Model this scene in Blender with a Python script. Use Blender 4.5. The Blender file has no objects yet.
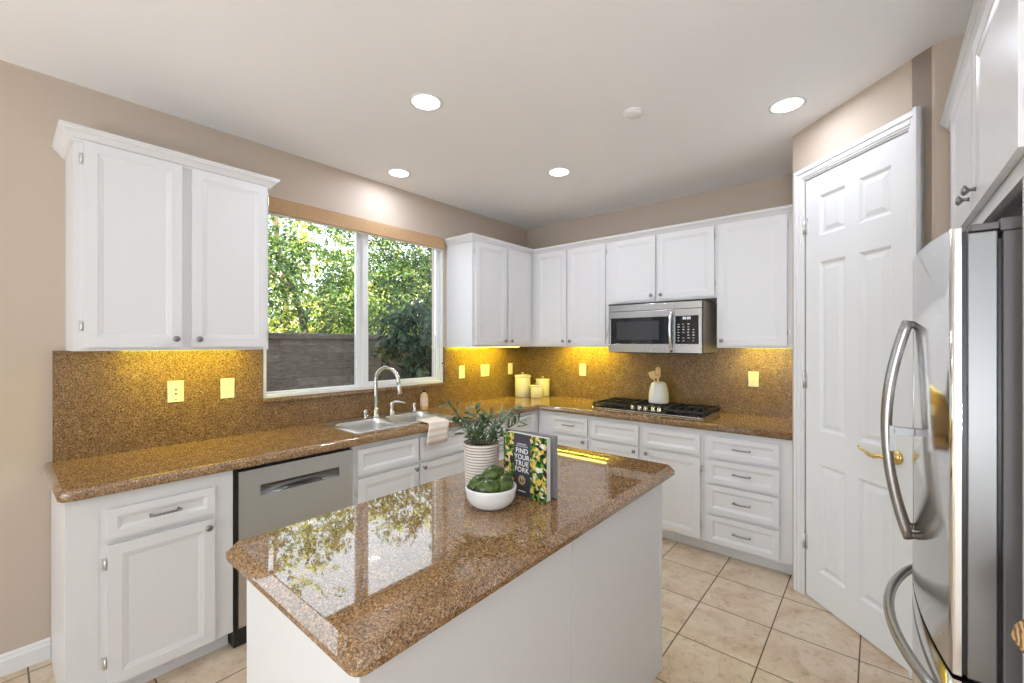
import bpy, bmesh, math, random
from mathutils import Vector, Matrix
random.seed(7)
PI = math.pi
SC = bpy.context.scene
COL = SC.collection

# ------------------------------------------------------------------ camera, world, sun, exposure
H = 1.482
cd = bpy.data.cameras.new('camera')
cd.sensor_width = 36.0
cd.lens = 434.0 / 1024.0 * 36.0
cd.clip_start = 0.02
cd.shift_y = 1.5 / 1024.0
cam = bpy.data.objects.new('camera', cd)
cam.location = (0, 0, H)
cam.rotation_euler = (PI / 2, 0, math.radians(40.06))
COL.objects.link(cam)
SC.camera = cam
vs = SC.view_settings
vs.view_transform = 'Standard'
vs.look = 'None'
vs.gamma = 1.0
vs.exposure = 0.10
vs.use_curve_mapping = False

W = bpy.data.worlds.new('sky')
SC.world = W
W.use_nodes = True
bg = W.node_tree.nodes['Background']
bg.inputs[0].default_value = (0.80, 0.90, 1.0, 1)
bg.inputs[1].default_value = 3.7

sd = bpy.data.lights.new('sun', 'SUN')
sd.energy = 19.0
sd.angle = math.radians(1.5)
sd.color = (1.0, 0.93, 0.80)
sun = bpy.data.objects.new('sun', sd)
COL.objects.link(sun)
sun.rotation_euler = Vector((-0.62, 0.28, -0.74)).to_track_quat('-Z', 'Y').to_euler()


def area(name, loc, direction, sx, sy, power, color=(1, 1, 1), shape='RECTANGLE'):
    d = bpy.data.lights.new(name, 'AREA')
    d.shape = shape
    d.size = sx
    if shape in ('RECTANGLE', 'ELLIPSE'):
        d.size_y = sy
    d.energy = power
    d.color = color
    o = bpy.data.objects.new(name, d)
    o.location = loc
    o.rotation_euler = Vector(direction).to_track_quat('-Z', 'Y').to_euler()
    COL.objects.link(o)
    return o


# daylight enters by the openings; real and added lamps light the rest
DOWN_POWER = [7.4, 3.6, 4.4, 3.4]
# unseen lamps added out of view to brighten the ceiling, no fixtures
for ux_, uy_, up_ in ((-1.9, -1.3, 4), (0.4, -1.1, 28), (1.5, 0.35, 4.5)):
    area('ceiling_fill', (ux_, uy_, 1.0), (0.0, 0.25, 1), 0.35, 0.35, up_, (0.92, 0.97, 1.04), 'DISK')
DOWN_COL = (0.88, 0.95, 1.12)
REAR_FILL = [(0.3, -0.6, 0.9), (0.3, -2.2, 0.9)]  # extra lamps added behind the camera for room light, no fixtures

# ------------------------------------------------------------------ helpers


def srgb(r, g, b):
    def f(c):
        c /= 255.0
        return c / 12.92 if c <= 0.04045 else ((c + 0.055) / 1.055) ** 2.4
    return (f(r), f(g), f(b), 1)


class MB:
    """collects geometry for one mesh"""

    def __init__(self):
        self.v = []
        self.f = []
        self.smooth = []

    def add(self, verts, faces, smooth=False):
        n = len(self.v)
        self.v += [tuple(p) for p in verts]
        for q in faces:
            self.f.append(tuple(i + n for i in q))
            self.smooth.append(smooth)
        return self

    def box(self, a, b):
        x0, y0, z0 = [min(p, q) for p, q in zip(a, b)]
        x1, y1, z1 = [max(p, q) for p, q in zip(a, b)]
        self.add([(x0, y0, z0), (x1, y0, z0), (x1, y1, z0), (x0, y1, z0), (x0, y0, z1), (x1, y0, z1), (x1, y1, z1), (x0, y1, z1)],
                 [(0, 3, 2, 1), (4, 5, 6, 7), (0, 1, 5, 4), (1, 2, 6, 5), (2, 3, 7, 6), (3, 0, 4, 7)])
        return self

    def rings(self, loops, cap0=True, cap1=True, smooth=True, closed=True):
        """loops: list of point loops with equal counts, joined in order"""
        n = len(loops[0])
        vs_, fs_ = [], []
        for lp in loops:
            vs_ += [tuple(p) for p in lp]
        for k in range(len(loops) - 1):
            for i in range(n if closed else n - 1):
                j = (i + 1) % n
                fs_.append((k * n + i, k * n + j, (k + 1) * n + j, (k + 1) * n + i))
        base = len(self.v)
        self.add(vs_, fs_, smooth)
        if cap0:
            self.f.append(tuple(base + i for i in reversed(range(n))))
            self.smooth.append(False)
        if cap1:
            o = base + (len(loops) - 1) * n
            self.f.append(tuple(o + i for i in range(n)))
            self.smooth.append(False)
        return self

    def lathe(self, prof, c=(0, 0, 0), n=32, cap0=True, cap1=True, axis='z'):
        """prof: [(radius, height)]"""
        loops = []
        for r, h in prof:
            lp = []
            for i in range(n):
                a = 2 * PI * i / n
                u, v = r * math.cos(a), r * math.sin(a)
                if axis == 'z':
                    lp.append((c[0] + u, c[1] + v, c[2] + h))
                elif axis == 'y':
                    lp.append((c[0] + u, c[1] + h, c[2] - v))
                else:
                    lp.append((c[0] + h, c[1] + u, c[2] + v))
            loops.append(lp)
        return self.rings(loops, cap0, cap1)

    def tube(self, pts, rad, n=12, caps=True):
        pts = [Vector(p) for p in pts]
        if not hasattr(rad, '__len__'):
            rad = [rad] * len(pts)
        t0 = (pts[1] - pts[0]).normalized()
        up = Vector((0, 0, 1)) if abs(t0.z) < 0.9 else Vector((1, 0, 0))
        nrm = t0.cross(up).normalized()
        loops = []
        for k, p in enumerate(pts):
            if k == 0:
                t = t0
            elif k == len(pts) - 1:
                t = (pts[k] - pts[k - 1]).normalized()
            else:
                t = ((pts[k + 1] - p).normalized() + (p - pts[k - 1]).normalized()).normalized()
            nrm = (nrm - t * nrm.dot(t)).normalized()
            bi = t.cross(nrm)
            loops.append([p + (nrm * math.cos(2 * PI * i / n) + bi * math.sin(2 * PI * i / n)) * rad[k] for i in range(n)])
        return self.rings(loops, caps, caps)

    def ellipsoid(self, c, r, rot=None, nu=20, nv=12, shape=None):
        loops = []
        m = rot if rot is not None else Matrix.Identity(3)
        for k in range(nv + 1):
            th = PI * (0.02 + 0.96 * k / nv)
            lp = []
            for i in range(nu):
                ph = 2 * PI * i / nu
                p = Vector((math.sin(th) * math.cos(ph), math.sin(th) * math.sin(ph), -math.cos(th)))
                s = shape(p.z) if shape else 1.0
                p = Vector((p.x * r[0] * s, p.y * r[1] * s, p.z * r[2]))
                lp.append(Vector(c) + m @ p)
            loops.append(lp)
        return self.rings(loops)

    def prism(self, poly, z0, z1, smooth=False):
        return self.rings([[(x, y, z0) for x, y in poly], [(x, y, z1) for x, y in poly]], smooth=smooth)

    def build(self, name, m, parent=None, bevel=0.0, loc=None, rot=None, segs=2, recalc=True, tri=False):
        me = bpy.data.meshes.new(name)
        me.from_pydata(self.v, [], self.f)
        for p, s in zip(me.polygons, self.smooth):
            p.use_smooth = s
        if recalc or tri:
            bm = bmesh.new()
            bm.from_mesh(me)
            if recalc:
                bmesh.ops.recalc_face_normals(bm, faces=bm.faces)
            bm.to_mesh(me)
            bm.free()
        me.materials.append(m)
        o = bpy.data.objects.new(name, me)
        COL.objects.link(o)
        if parent is not None:
            o.parent = parent
        if loc:
            o.location = loc
        if rot is not None:
            o.rotation_euler = (0, 0, rot)
        if bevel:
            b = o.modifiers.new('edge', 'BEVEL')
            b.width = bevel
            b.segments = segs
            b.limit_method = 'ANGLE'
            b.angle_limit = math.radians(40)
            b.harden_normals = False
        return o


def tag(o, label, cat, group=None, kind=None):
    o['label'] = label
    o['category'] = cat
    if group:
        o['group'] = group
    if kind:
        o['kind'] = kind
    return o


def thing(name, label, cat, loc=(0, 0, 0), rot=0.0, group=None):
    o = bpy.data.objects.new(name, None)
    o.empty_display_size = 0.1
    COL.objects.link(o)
    o.location = loc
    o.rotation_euler = (0, 0, rot)
    return tag(o, label, cat, group)


def struct(o, label=None, cat=None):
    o['kind'] = 'structure'
    if label:
        o['label'] = label
    if cat:
        o['category'] = cat
    return o


def lin(a, b, n):
    return [a + (b - a) * i / (n - 1) for i in range(n)]


def rrect(x0, y0, x1, y1, r, n=6):
    pts = []
    for cx, cy, a0 in ((x1 - r, y1 - r, 0), (x0 + r, y1 - r, PI / 2), (x0 + r, y0 + r, PI), (x1 - r, y0 + r, 1.5 * PI)):
        for i in range(n + 1):
            a = a0 + PI / 2 * i / n
            pts.append((cx + r * math.cos(a), cy + r * math.sin(a)))
    return pts


def offset_poly(poly, d):
    """inset a counter-clockwise polygon by d"""
    n = len(poly)
    out = []
    for i in range(n):
        p0, p1, p2 = Vector(poly[i - 1]), Vector(poly[i]), Vector(poly[(i + 1) % n])
        e1 = (p1 - p0).normalized()
        e2 = (p2 - p1).normalized()
        n1 = Vector((-e1.y, e1.x))
        n2 = Vector((-e2.y, e2.x))
        m = (n1 + n2)
        m = m / max(0.2, m.dot(n1) if m.length > 0 else 1)
        q = p1 + m * d
        out.append((q.x, q.y))
    return out


def sweep(mb, path, prof, side=1, smooth=False):
    """path: open polyline [(x,y)]; prof: [(out, z)]; out goes to the left of travel times side"""
    P = [Vector(p) for p in path]
    loops = []
    for i, p in enumerate(P):
        if i == 0:
            e = (P[1] - p).normalized()
            m = Vector((-e.y, e.x))
        elif i == len(P) - 1:
            e = (p - P[i - 1]).normalized()
            m = Vector((-e.y, e.x))
        else:
            e1 = (p - P[i - 1]).normalized()
            e2 = (P[i + 1] - p).normalized()
            n1, n2 = Vector((-e1.y, e1.x)), Vector((-e2.y, e2.x))
            m = n1 + n2
            m = m / m.dot(n1)
        loops.append([(p.x + m.x * side * o, p.y + m.y * side * o, z) for o, z in prof])
    mb.rings(loops, True, True, smooth)
    return mb


def cut(o, cutters):
    for c in cutters:
        md = o.modifiers.new('cut', 'BOOLEAN')
        md.operation = 'DIFFERENCE'
        md.solver = 'EXACT'
        md.object = c
    bpy.context.view_layer.update()
    dg = bpy.context.evaluated_depsgraph_get()
    me = bpy.data.meshes.new_from_object(o.evaluated_get(dg))
    o.modifiers.clear()
    old = o.data
    o.data = me
    me.name = old.name
    for c in cutters:
        bpy.data.objects.remove(c, do_unlink=True)
    return o


# ------------------------------------------------------------------ materials
MATS = {}


def mat(name, color, rough=0.5, metal=0.0, **kw):
    m = bpy.data.materials.new(name)
    m.use_nodes = True
    b = m.node_tree.nodes['Principled BSDF']
    b.inputs['Base Color'].default_value = color if len(color) == 4 else (*color, 1)
    b.inputs['Roughness'].default_value = rough
    b.inputs['Metallic'].default_value = metal
    for k, v in kw.items():
        b.inputs[k].default_value = v
    MATS[name] = m
    return m


def nodes(m):
    nt = m.node_tree
    return nt, nt.nodes, nt.links, nt.nodes['Principled BSDF']


def coord(nt, kind='Object'):
    t = nt.nodes.new('ShaderNodeTexCoord')
    return t.outputs[kind]


def ramp(nt, stops, interp='LINEAR'):
    r = nt.nodes.new('ShaderNodeValToRGB')
    r.color_ramp.interpolation = interp
    e = r.color_ramp.elements
    while len(e) < len(stops):
        e.new(0.5)
    for el, (p, c) in zip(e, stops):
        el.position = p
        el.color = c
    return r


def noise(nt, vec, scale, detail=3, rough=0.5, dist=0.0):
    n = nt.nodes.new('ShaderNodeTexNoise')
    n.inputs['Scale'].default_value = scale
    n.inputs['Detail'].default_value = detail
    n.inputs['Roughness'].default_value = rough
    n.inputs['Distortion'].default_value = dist
    nt.links.new(vec, n.inputs['Vector'])
    return n


def bump(nt, b, height, strength=0.2, dist=0.002):
    n = nt.nodes.new('ShaderNodeBump')
    n.inputs['Strength'].default_value = strength
    n.inputs['Distance'].default_value = dist
    nt.links.new(height, n.inputs['Height'])
    nt.links.new(n.outputs[0], b.inputs['Normal'])
    return n


def mix(nt, a, b, fac, mode='MIX'):
    n = nt.nodes.new('ShaderNodeMix')
    n.data_type = 'RGBA'
    n.blend_type = mode
    for sock, val in ((n.inputs[6], a), (n.inputs[7], b), (n.inputs[0], fac)):
        if hasattr(val, 'is_linked'):
            nt.links.new(val, sock)
        else:
            sock.default_value = val
    return n.outputs[2]


WHITE = mat('white_cabinet_paint', (0.76, 0.752, 0.75), 0.32)
nt, N, L, B = nodes(WHITE)
nz = noise(nt, coord(nt), 60, 2)
bump(nt, B, nz.outputs[0], 0.04, 0.001)
DOORW = mat('white_door_paint', (0.80, 0.80, 0.795), 0.4)
TRIM = mat('white_trim_paint', (0.80, 0.795, 0.79), 0.4)
VINYL = mat('white_vinyl_frame', (0.80, 0.80, 0.79), 0.35)

WALL = mat('beige_wall_paint', srgb(196, 180, 163), 0.75)
nt, N, L, B = nodes(WALL)
nz = noise(nt, coord(nt), 160, 3)
bump(nt, B, nz.outputs[0], 0.12, 0.002)
PALE = mat('pale_wall_paint', (0.78, 0.78, 0.77), 0.75)
CEIL = mat('off_white_ceiling_paint', (0.93, 0.925, 0.925), 0.85)
nt, N, L, B = nodes(CEIL)
nz = noise(nt, coord(nt), 130, 3)
bump(nt, B, nz.outputs[0], 0.1, 0.002)

GRAN = mat('polished_brown_granite', (0.3, 0.2, 0.1), 0.025)
nt, N, L, B = nodes(GRAN)
oc = coord(nt)
vo = nt.nodes.new('ShaderNodeTexVoronoi')
vo.inputs['Scale'].default_value = 300
nd = noise(nt, oc, 90, 2)
wv = nt.nodes.new('ShaderNodeMix')
wv.data_type = 'VECTOR'
wv.inputs[0].default_value = 0.012
L.new(oc, wv.inputs[4])
L.new(nd.outputs['Color'], wv.inputs[5])
L.new(wv.outputs[1], vo.inputs['Vector'])
sp = nt.nodes.new('ShaderNodeSeparateColor')
L.new(vo.outputs['Color'], sp.inputs[0])
r1 = ramp(nt, [(0.0, srgb(70, 50, 36)), (0.14, srgb(104, 76, 50)), (0.34, srgb(138, 103, 68)), (0.62, srgb(156, 120, 82)), (0.86, srgb(178, 144, 106)), (1.0, srgb(196, 170, 140))])
L.new(sp.outputs[0], r1.inputs[0])
n2 = noise(nt, oc, 320, 2, 0.6)
r2 = ramp(nt, [(0.34, (0.55, 0.50, 0.46, 1)), (0.50, (0.95, 0.95, 0.95, 1)), (0.66, (1.2, 1.17, 1.12, 1))])
L.new(n2.outputs[0], r2.inputs[0])
c1 = mix(nt, r1.outputs[0], r2.outputs[0], 0.85, 'MULTIPLY')
n3 = noise(nt, oc, 14, 3)
r3 = ramp(nt, [(0.3, (0.86, 0.84, 0.76, 1)), (0.7, (1.08, 1.06, 0.95, 1))])
L.new(n3.outputs[0], r3.inputs[0])
L.new(mix(nt, c1, r3.outputs[0], 1.0, 'MULTIPLY'), B.inputs['Base Color'])
B.inputs['IOR'].default_value = 1.85
GRANW = GRAN.copy()
GRANW.name = 'honed_brown_granite'
for n_ in GRANW.node_tree.nodes:
    if n_.bl_idname == 'ShaderNodeMix' and n_.data_type == 'RGBA' and n_.inputs[0].default_value == 1.0:
        n_r_ = [l.from_node for l in GRANW.node_tree.links if l.to_socket == n_.inputs[7]][0]
        for e_ in n_r_.color_ramp.elements:
            e_.color = (e_.color[0] * 0.80, e_.color[1] * 0.81, e_.color[2] * 0.80, 1)
GRANW.node_tree.nodes['Principled BSDF'].inputs['Roughness'].default_value = 0.22
GRANW.node_tree.nodes['Principled BSDF'].inputs['IOR'].default_value = 1.5

TILE = mat('beige_stone_floor_tile', (0.5, 0.4, 0.3), 0.3)
nt, N, L, B = nodes(TILE)
oc = coord(nt)
TS = 0.357
mp = nt.nodes.new('ShaderNodeMapping')
mp.inputs['Location'].default_value = (0.063, -2.236, 0)
L.new(oc, mp.inputs[0])
br = nt.nodes.new('ShaderNodeTexBrick')
br.offset = 0.0
br.squash = 1.0
br.inputs['Scale'].default_value = 1.0
br.inputs['Brick Width'].default_value = TS
br.inputs['Row Height'].default_value = TS
br.inputs['Mortar Size'].default_value = 0.0035
br.inputs['Mortar Smooth'].default_value = 0.3
br.inputs['Color1'].default_value = (0.1, 0.1, 0.1, 1)
br.inputs['Color2'].default_value = (0.9, 0.9, 0.9, 1)
L.new(mp.outputs[0], br.inputs['Vector'])
# per-tile shift of the stone pattern
sh = nt.nodes.new('ShaderNodeVectorMath')
sh.operation = 'MULTIPLY_ADD'
sh.inputs[1].default_value = (7, 5, 3)
L.new(br.outputs['Color'], sh.inputs[0])
L.new(oc, sh.inputs[2])
na = noise(nt, sh.outputs[0], 4.5, 6, 0.62, 0.6)
ra = ramp(nt, [(0.26, srgb(182, 150, 116)), (0.42, srgb(210, 186, 158)), (0.6, srgb(222, 205, 182)), (0.76, srgb(200, 170, 136))])
L.new(na.outputs[0], ra.inputs[0])
nb = noise(nt, sh.outputs[0], 26, 4, 0.7, 0.3)
rb = ramp(nt, [(0.32, (0.70, 0.65, 0.58, 1)), (0.47, (1, 1, 1, 1)), (1, (1.02, 1.02, 1.02, 1))])
L.new(nb.outputs[0], rb.inputs[0])
cc = mix(nt, ra.outputs[0], rb.outputs[0], 0.75, 'MULTIPLY')
L.new(mix(nt, cc, srgb(98, 74, 54), br.outputs['Fac']), B.inputs['Base Color'])
iv = nt.nodes.new('ShaderNodeMath')
iv.operation = 'SUBTRACT'
iv.inputs[0].default_value = 1.0
L.new(br.outputs['Fac'], iv.inputs[1])
bump(nt, B, iv.outputs[0], 0.6, 0.003)

STEEL = mat('brushed_stainless_steel', (0.58, 0.585, 0.59), 0.24, 1.0)
nt, N, L, B = nodes(STEEL)
mp = nt.nodes.new('ShaderNodeMapping')
mp.inputs['Scale'].default_value = (600, 600, 6)
L.new(coord(nt), mp.inputs[0])
nz = noise(nt, mp.outputs[0], 1.0, 2)
bump(nt, B, nz.outputs[0], 0.03, 0.001)
FSTEEL = mat('polished_stainless_steel', (0.80, 0.795, 0.79), 0.12, 1.0)
SINKS = mat('satin_sink_steel', (0.74, 0.74, 0.75), 0.32, 1.0)
CHROME = mat('brushed_nickel', (0.66, 0.65, 0.62), 0.22, 1.0)
KNOB = mat('pewter_knob', (0.30, 0.29, 0.28), 0.28, 1.0)
HINGE = mat('satin_hinge_metal', (0.74, 0.73, 0.70), 0.32, 1.0)
BRASS = mat('polished_brass', (0.78, 0.58, 0.20), 0.2, 1.0)
DOORIN = mat('grey_door_edge_steel', (0.25, 0.245, 0.24), 0.38, 0.8)
HANDM = mat('satin_handle_steel', (0.42, 0.41, 0.40), 0.27, 1.0)
GREYP = mat('grey_painted_metal', srgb(108, 105, 105), 0.45)
BLACK = mat('black_plastic', (0.012, 0.012, 0.013), 0.35)
IRON = mat('black_cast_iron', (0.018, 0.018, 0.02), 0.45)
BGLASS = mat('black_glass', (0.012, 0.012, 0.014), 0.05)
CERAM = mat('white_glazed_ceramic', (0.82, 0.81, 0.79), 0.25)
CREAM = mat('cream_glazed_ceramic', srgb(212, 203, 188), 0.3)
POTM = mat('ribbed_cream_stoneware', srgb(222, 212, 200), 0.6)
nt, N, L, B = nodes(POTM)
sz = nt.nodes.new('ShaderNodeSeparateXYZ')
L.new(coord(nt), sz.inputs[0])
m1 = nt.nodes.new('ShaderNodeMath')
m1.operation = 'MULTIPLY_ADD'
m1.inputs[1].default_value = 15 / 0.164
m1.inputs[2].default_value = -0.008 * 15 / 0.164 + 0.5
L.new(sz.outputs[2], m1.inputs[0])
m2 = nt.nodes.new('ShaderNodeMath')
m2.operation = 'FRACT'
L.new(m1.outputs[0], m2.inputs[0])
rp = ramp(nt, [(0.26, srgb(224, 216, 206)), (0.40, srgb(150, 132, 116)), (0.60, srgb(150, 132, 116)), (0.74, srgb(224, 216, 206))])
L.new(m2.outputs[0], rp.inputs[0])
L.new(rp.outputs[0], B.inputs['Base Color'])
PLATE = mat('ivory_plastic_plate', srgb(226, 220, 207), 0.35)
SLOT = mat('dark_slot', srgb(110, 100, 90), 0.5)
SOIL = mat('dark_potting_soil', srgb(52, 40, 30), 0.9)
WOOD = mat('pale_spoon_wood', srgb(240, 206, 158), 0.5)

LAMP = bpy.data.materials.new('downlight_diffuser')
LAMP.use_nodes = True
n_ = LAMP.node_tree.nodes
n_.remove(n_['Principled BSDF'])
em = n_.new('ShaderNodeEmission')
em.inputs[0].default_value = (1, 0.97, 0.92, 1)
em.inputs[1].default_value = 6.0
LAMP.node_tree.links.new(em.outputs[0], n_['Material Output'].inputs[0])
ULAMP = bpy.data.materials.new('yellow_tube_diffuser')
ULAMP.use_nodes = True
n_ = ULAMP.node_tree.nodes
n_.remove(n_['Principled BSDF'])
em = n_.new('ShaderNodeEmission')
em.inputs[0].default_value = (1, 0.82, 0.22, 1)
em.inputs[1].default_value = 5.0
ULAMP.node_tree.links.new(em.outputs[0], n_['Material Output'].inputs[0])

GLASS = bpy.data.materials.new('clear_window_glass')
GLASS.use_nodes = True
n_ = GLASS.node_tree.nodes
n_.remove(n_['Principled BSDF'])
tr = n_.new('ShaderNodeBsdfTransparent')
tr.inputs[0].default_value = (0.97, 0.98, 0.97, 1)
gl = n_.new('ShaderNodeBsdfGlossy')
gl.inputs['Roughness'].default_value = 0.0
fr = n_.new('ShaderNodeFresnel')
fr.inputs['IOR'].default_value = 1.35
ms = n_.new('ShaderNodeMixShader')
LK = GLASS.node_tree.links
LK.new(fr.outputs[0], ms.inputs[0])
LK.new(tr.outputs[0], ms.inputs[1])
LK.new(gl.outputs[0], ms.inputs[2])
LK.new(ms.outputs[0], n_['Material Output'].inputs[0])

# ------------------------------------------------------------------ key dimensions
X = -2.988           # window wall
Y = 3.815            # back wall
CZ = 2.743           # ceiling
ZC = 0.922           # worktop surface
FX = -2.375          # base cabinet face along window wall
FY = 3.205           # base cabinet face along back wall
UX = X + 0.33        # upper cabinet faces
UY = Y - 0.33
PC = 2.735           # pantry wall: x + y = PC
PXL = -0.394         # return wall of pantry
PXR = 0.187          # pantry corner towards the refrigerator
WY0, WY1, WZ0, WZ1 = 1.09, 2.585, 1.128, 2.40   # window opening
G = 0.0006           # hairline gap between touching things

# ------------------------------------------------------------------ room shell
struct(MB().box((X - 0.2, -4.2, -0.12), (3.2, Y + 0.2, 0)).build('floor', TILE))
struct(MB().box((X - 0.2, -4.2, CZ), (3.2, Y + 0.2, CZ + 0.12)).build('ceiling', CEIL))
wl = MB()
wl.box((X - 0.15, -4.2, 0), (X, -2.3, CZ)).box((X - 0.15, -0.45, 0), (X, WY0, CZ)).box((X - 0.15, -2.3, 2.25), (X, -0.45, CZ)).box((X - 0.15, -2.3, 0), (X, -0.45, 0.1)).box((X - 0.15, WY1, 0), (X, Y + 0.15, CZ))
wl.box((X - 0.15, WY0, 0), (X, WY1, WZ0)).box((X - 0.15, WY0, WZ1), (X, WY1, CZ))
struct(wl.build('wall_left', WALL, recalc=False))
struct(MB().box((X, Y, 0), (1.1, Y + 0.15, CZ)).build('wall_back', WALL))
# pantry: return wall, diagonal wall with the door opening, short wall beside the refrigerator
DL = (-0.3217, 3.0667 - 0.01)   # door left edge on the diagonal
s2 = math.sqrt(0.5)


def diag(t, d=0.0):
    """t along the pantry wall from its left corner, d out into the kitchen"""
    x0, y0 = PXL, PC - PXL
    return (x0 + t * s2 - d * s2, y0 - t * s2 - d * s2)


TL = 0.098           # door opening from t
TR = TL + 0.618
TE = (PXR - PXL) / s2
DH = 2.437


def diag_box(mb, t0, t1, d0, d1, z0, z1):
    p = [diag(t0, d0), diag(t1, d0), diag(t1, d1), diag(t0, d1)]
    mb.rings([[(x, y, z0) for x, y in p], [(x, y, z1) for x, y in p]], smooth=False)
    return mb


wp = MB()
diag_box(wp, 0, TL, -0.11, 0, 0, CZ)
diag_box(wp, TR, TE - 0.012, -0.11, 0, 0, CZ)
diag_box(wp, TL, TR, -0.11, 0, DH, CZ)
# bullnose corner
cc_ = diag(TE - 0.012)
arc = [cc_, (cc_[0] + 0.010, cc_[1] - 0.007), (cc_[0] + 0.020, cc_[1] - 0.009), (cc_[0] + 0.03, cc_[1] - 0.009), (cc_[0] + 0.03, cc_[1] + 0.12), (cc_[0] - 0.06, cc_[1] + 0.06)]
wp.rings([[(x, y, 0) for x, y in arc], [(x, y, CZ) for x, y in arc]], smooth=False)
struct(wp.build('wall_pantry', WALL))
struct(MB().box((PXL, PC - PXL + 0.004, 0), (PXL + 0.10, Y, CZ)).build('wall_return', WALL))
YP = cc_[1] - 0.009
struct(MB().box((cc_[0] + 0.03, YP, 0), (1.1, YP + 0.12, CZ)).build('wall_alcove', WALL))
struct(MB().box((0.98, 1.20, 0), (1.1, YP, CZ)).build('wall_right', PALE))
struct(MB().box((1.1, 1.20, 0), (3.2, 1.32, CZ)).build('wall_side', PALE))
# room behind the camera, with an unglazed opening added to let in sky light
wr = MB()
wr.box((X - 0.15, -4.2, 0), (-2.4, -4.05, CZ)).box((2.0, -4.2, 0), (3.2, -4.05, CZ)).box((-2.4, -4.2, 2.5), (2.0, -4.05, CZ)).box((-2.4, -4.2, 0), (2.0, -4.05, 0.2))
struct(wr.build('wall_rear', PALE, recalc=False))
we = MB()
we.box((3.05, -4.05, 0), (3.2, 1.2, CZ))
struct(we.build('wall_east', PALE, recalc=False))

# window
wf = MB()
fx0, fx1 = X - 0.085, X + 0.006
wf.box((fx0, WY0 + G, WZ0 + G), (fx1, WY0 + 0.022, WZ1 - G)).box((fx0, WY1 - 0.022, WZ0 + G), (fx1, WY1 - G, WZ1 - G))
wf.box((fx0, WY0 + 0.022, WZ0 + G), (fx1, WY1 - 0.022, WZ0 + 0.022)).box((fx0, WY0 + 0.022, WZ1 - 0.03), (fx1, WY1 - 0.022, WZ1 - G))
win = struct(wf.build('window_1', VINYL, bevel=0.002, recalc=False))
MY = 1.80
sash = MB()   # right sliding sash
s0, s1 = X - 0.045, X - 0.012
sash.box((s0, MY, WZ0 + 0.023), (s1, MY + 0.048, WZ1 - 0.031)).box((s0, WY1 - 0.062, WZ0 + 0.023), (s1, WY1 - 0.023, WZ1 - 0.031))
sash.box((s0, MY + 0.048, WZ0 + 0.023), (s1, WY1 - 0.062, WZ0 + 0.055)).box((s0, MY + 0.048, WZ1 - 0.07), (s1, WY1 - 0.062, WZ1 - 0.031))
struct(sash.build('sash', VINYL, win, bevel=0.002, recalc=False))
mul = MB().box((X - 0.08, MY - 0.030, WZ0 + 0.023), (X - 0.047, MY + 0.01, WZ1 - 0.031)).box((X - 0.08, WY0 + 0.023, WZ0 + 0.0225), (X - 0.047, MY - 0.030, WZ0 + 0.034))
struct(mul.build('mullion', VINYL, win, bevel=0.002, recalc=False))
struct(MB().box((X - 0.066, WY0 + 0.024, WZ0 + 0.036), (X - 0.062, MY - 0.031, WZ1 - 0.032)).build('pane', GLASS, win))
struct(MB().box((X - 0.030, MY + 0.049, WZ0 + 0.056), (X - 0.026, WY1 - 0.063, WZ1 - 0.071)).build('pane', GLASS, win))
struct(MB().box((X - 0.0115, MY + 0.012, 1.60), (X - 0.002, MY + 0.034, 1.67)).box((X - 0.002, MY + 0.018, 1.625), (X + 0.006, MY + 0.028, 1.66)).build('latch', VINYL, win, bevel=0.003, recalc=False))
struct(MB().lathe([(0.007, 0), (0.007, 0.004), (0.003, 0.006)], (fx1, WY1 - 0.011, 1.30), 12, axis='x').build('stop', BLACK, win))

gf = MB().box((X - 0.11, -2.298, 0.102), (X - 0.04, -2.25, 2.248)).box((X - 0.11, -0.50, 0.102), (X - 0.04, -0.452, 2.248)).box((X - 0.11, -2.25, 0.102), (X - 0.04, -0.50, 0.15)).box((X - 0.11, -2.25, 2.20), (X - 0.04, -0.50, 2.248)).box((X - 0.10, -1.40, 0.15), (X - 0.05, -1.35, 2.20))
w2_ = struct(gf.build('window_2', VINYL, recalc=False))
struct(MB().box((X - 0.077, -2.249, 0.151), (X - 0.073, -1.401, 2.199)).box((X - 0.077, -1.349, 0.151), (X - 0.073, -0.501, 2.199)).build('pane', GLASS, w2_))
# baseboard on the window wall left of the cabinets, and behind the camera
bb = MB()
prof = [(0, 0), (0.014, 0), (0.014, 0.066), (0.010, 0.075), (0.010, 0.084), (0.004, 0.092), (0, 0.094)]
sweep(bb, [(X, -0.44), (X, 0.166)], prof, side=-1)
struct(bb.build('baseboard_left', TRIM))

# pantry door
dt = thing('door_1', 'white six panel pantry door set diagonally in the corner', 'door', (*diag(TL + 0.003), 0), -PI / 4)
struct(dt)
DW, DT = 0.612, 0.035


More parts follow.
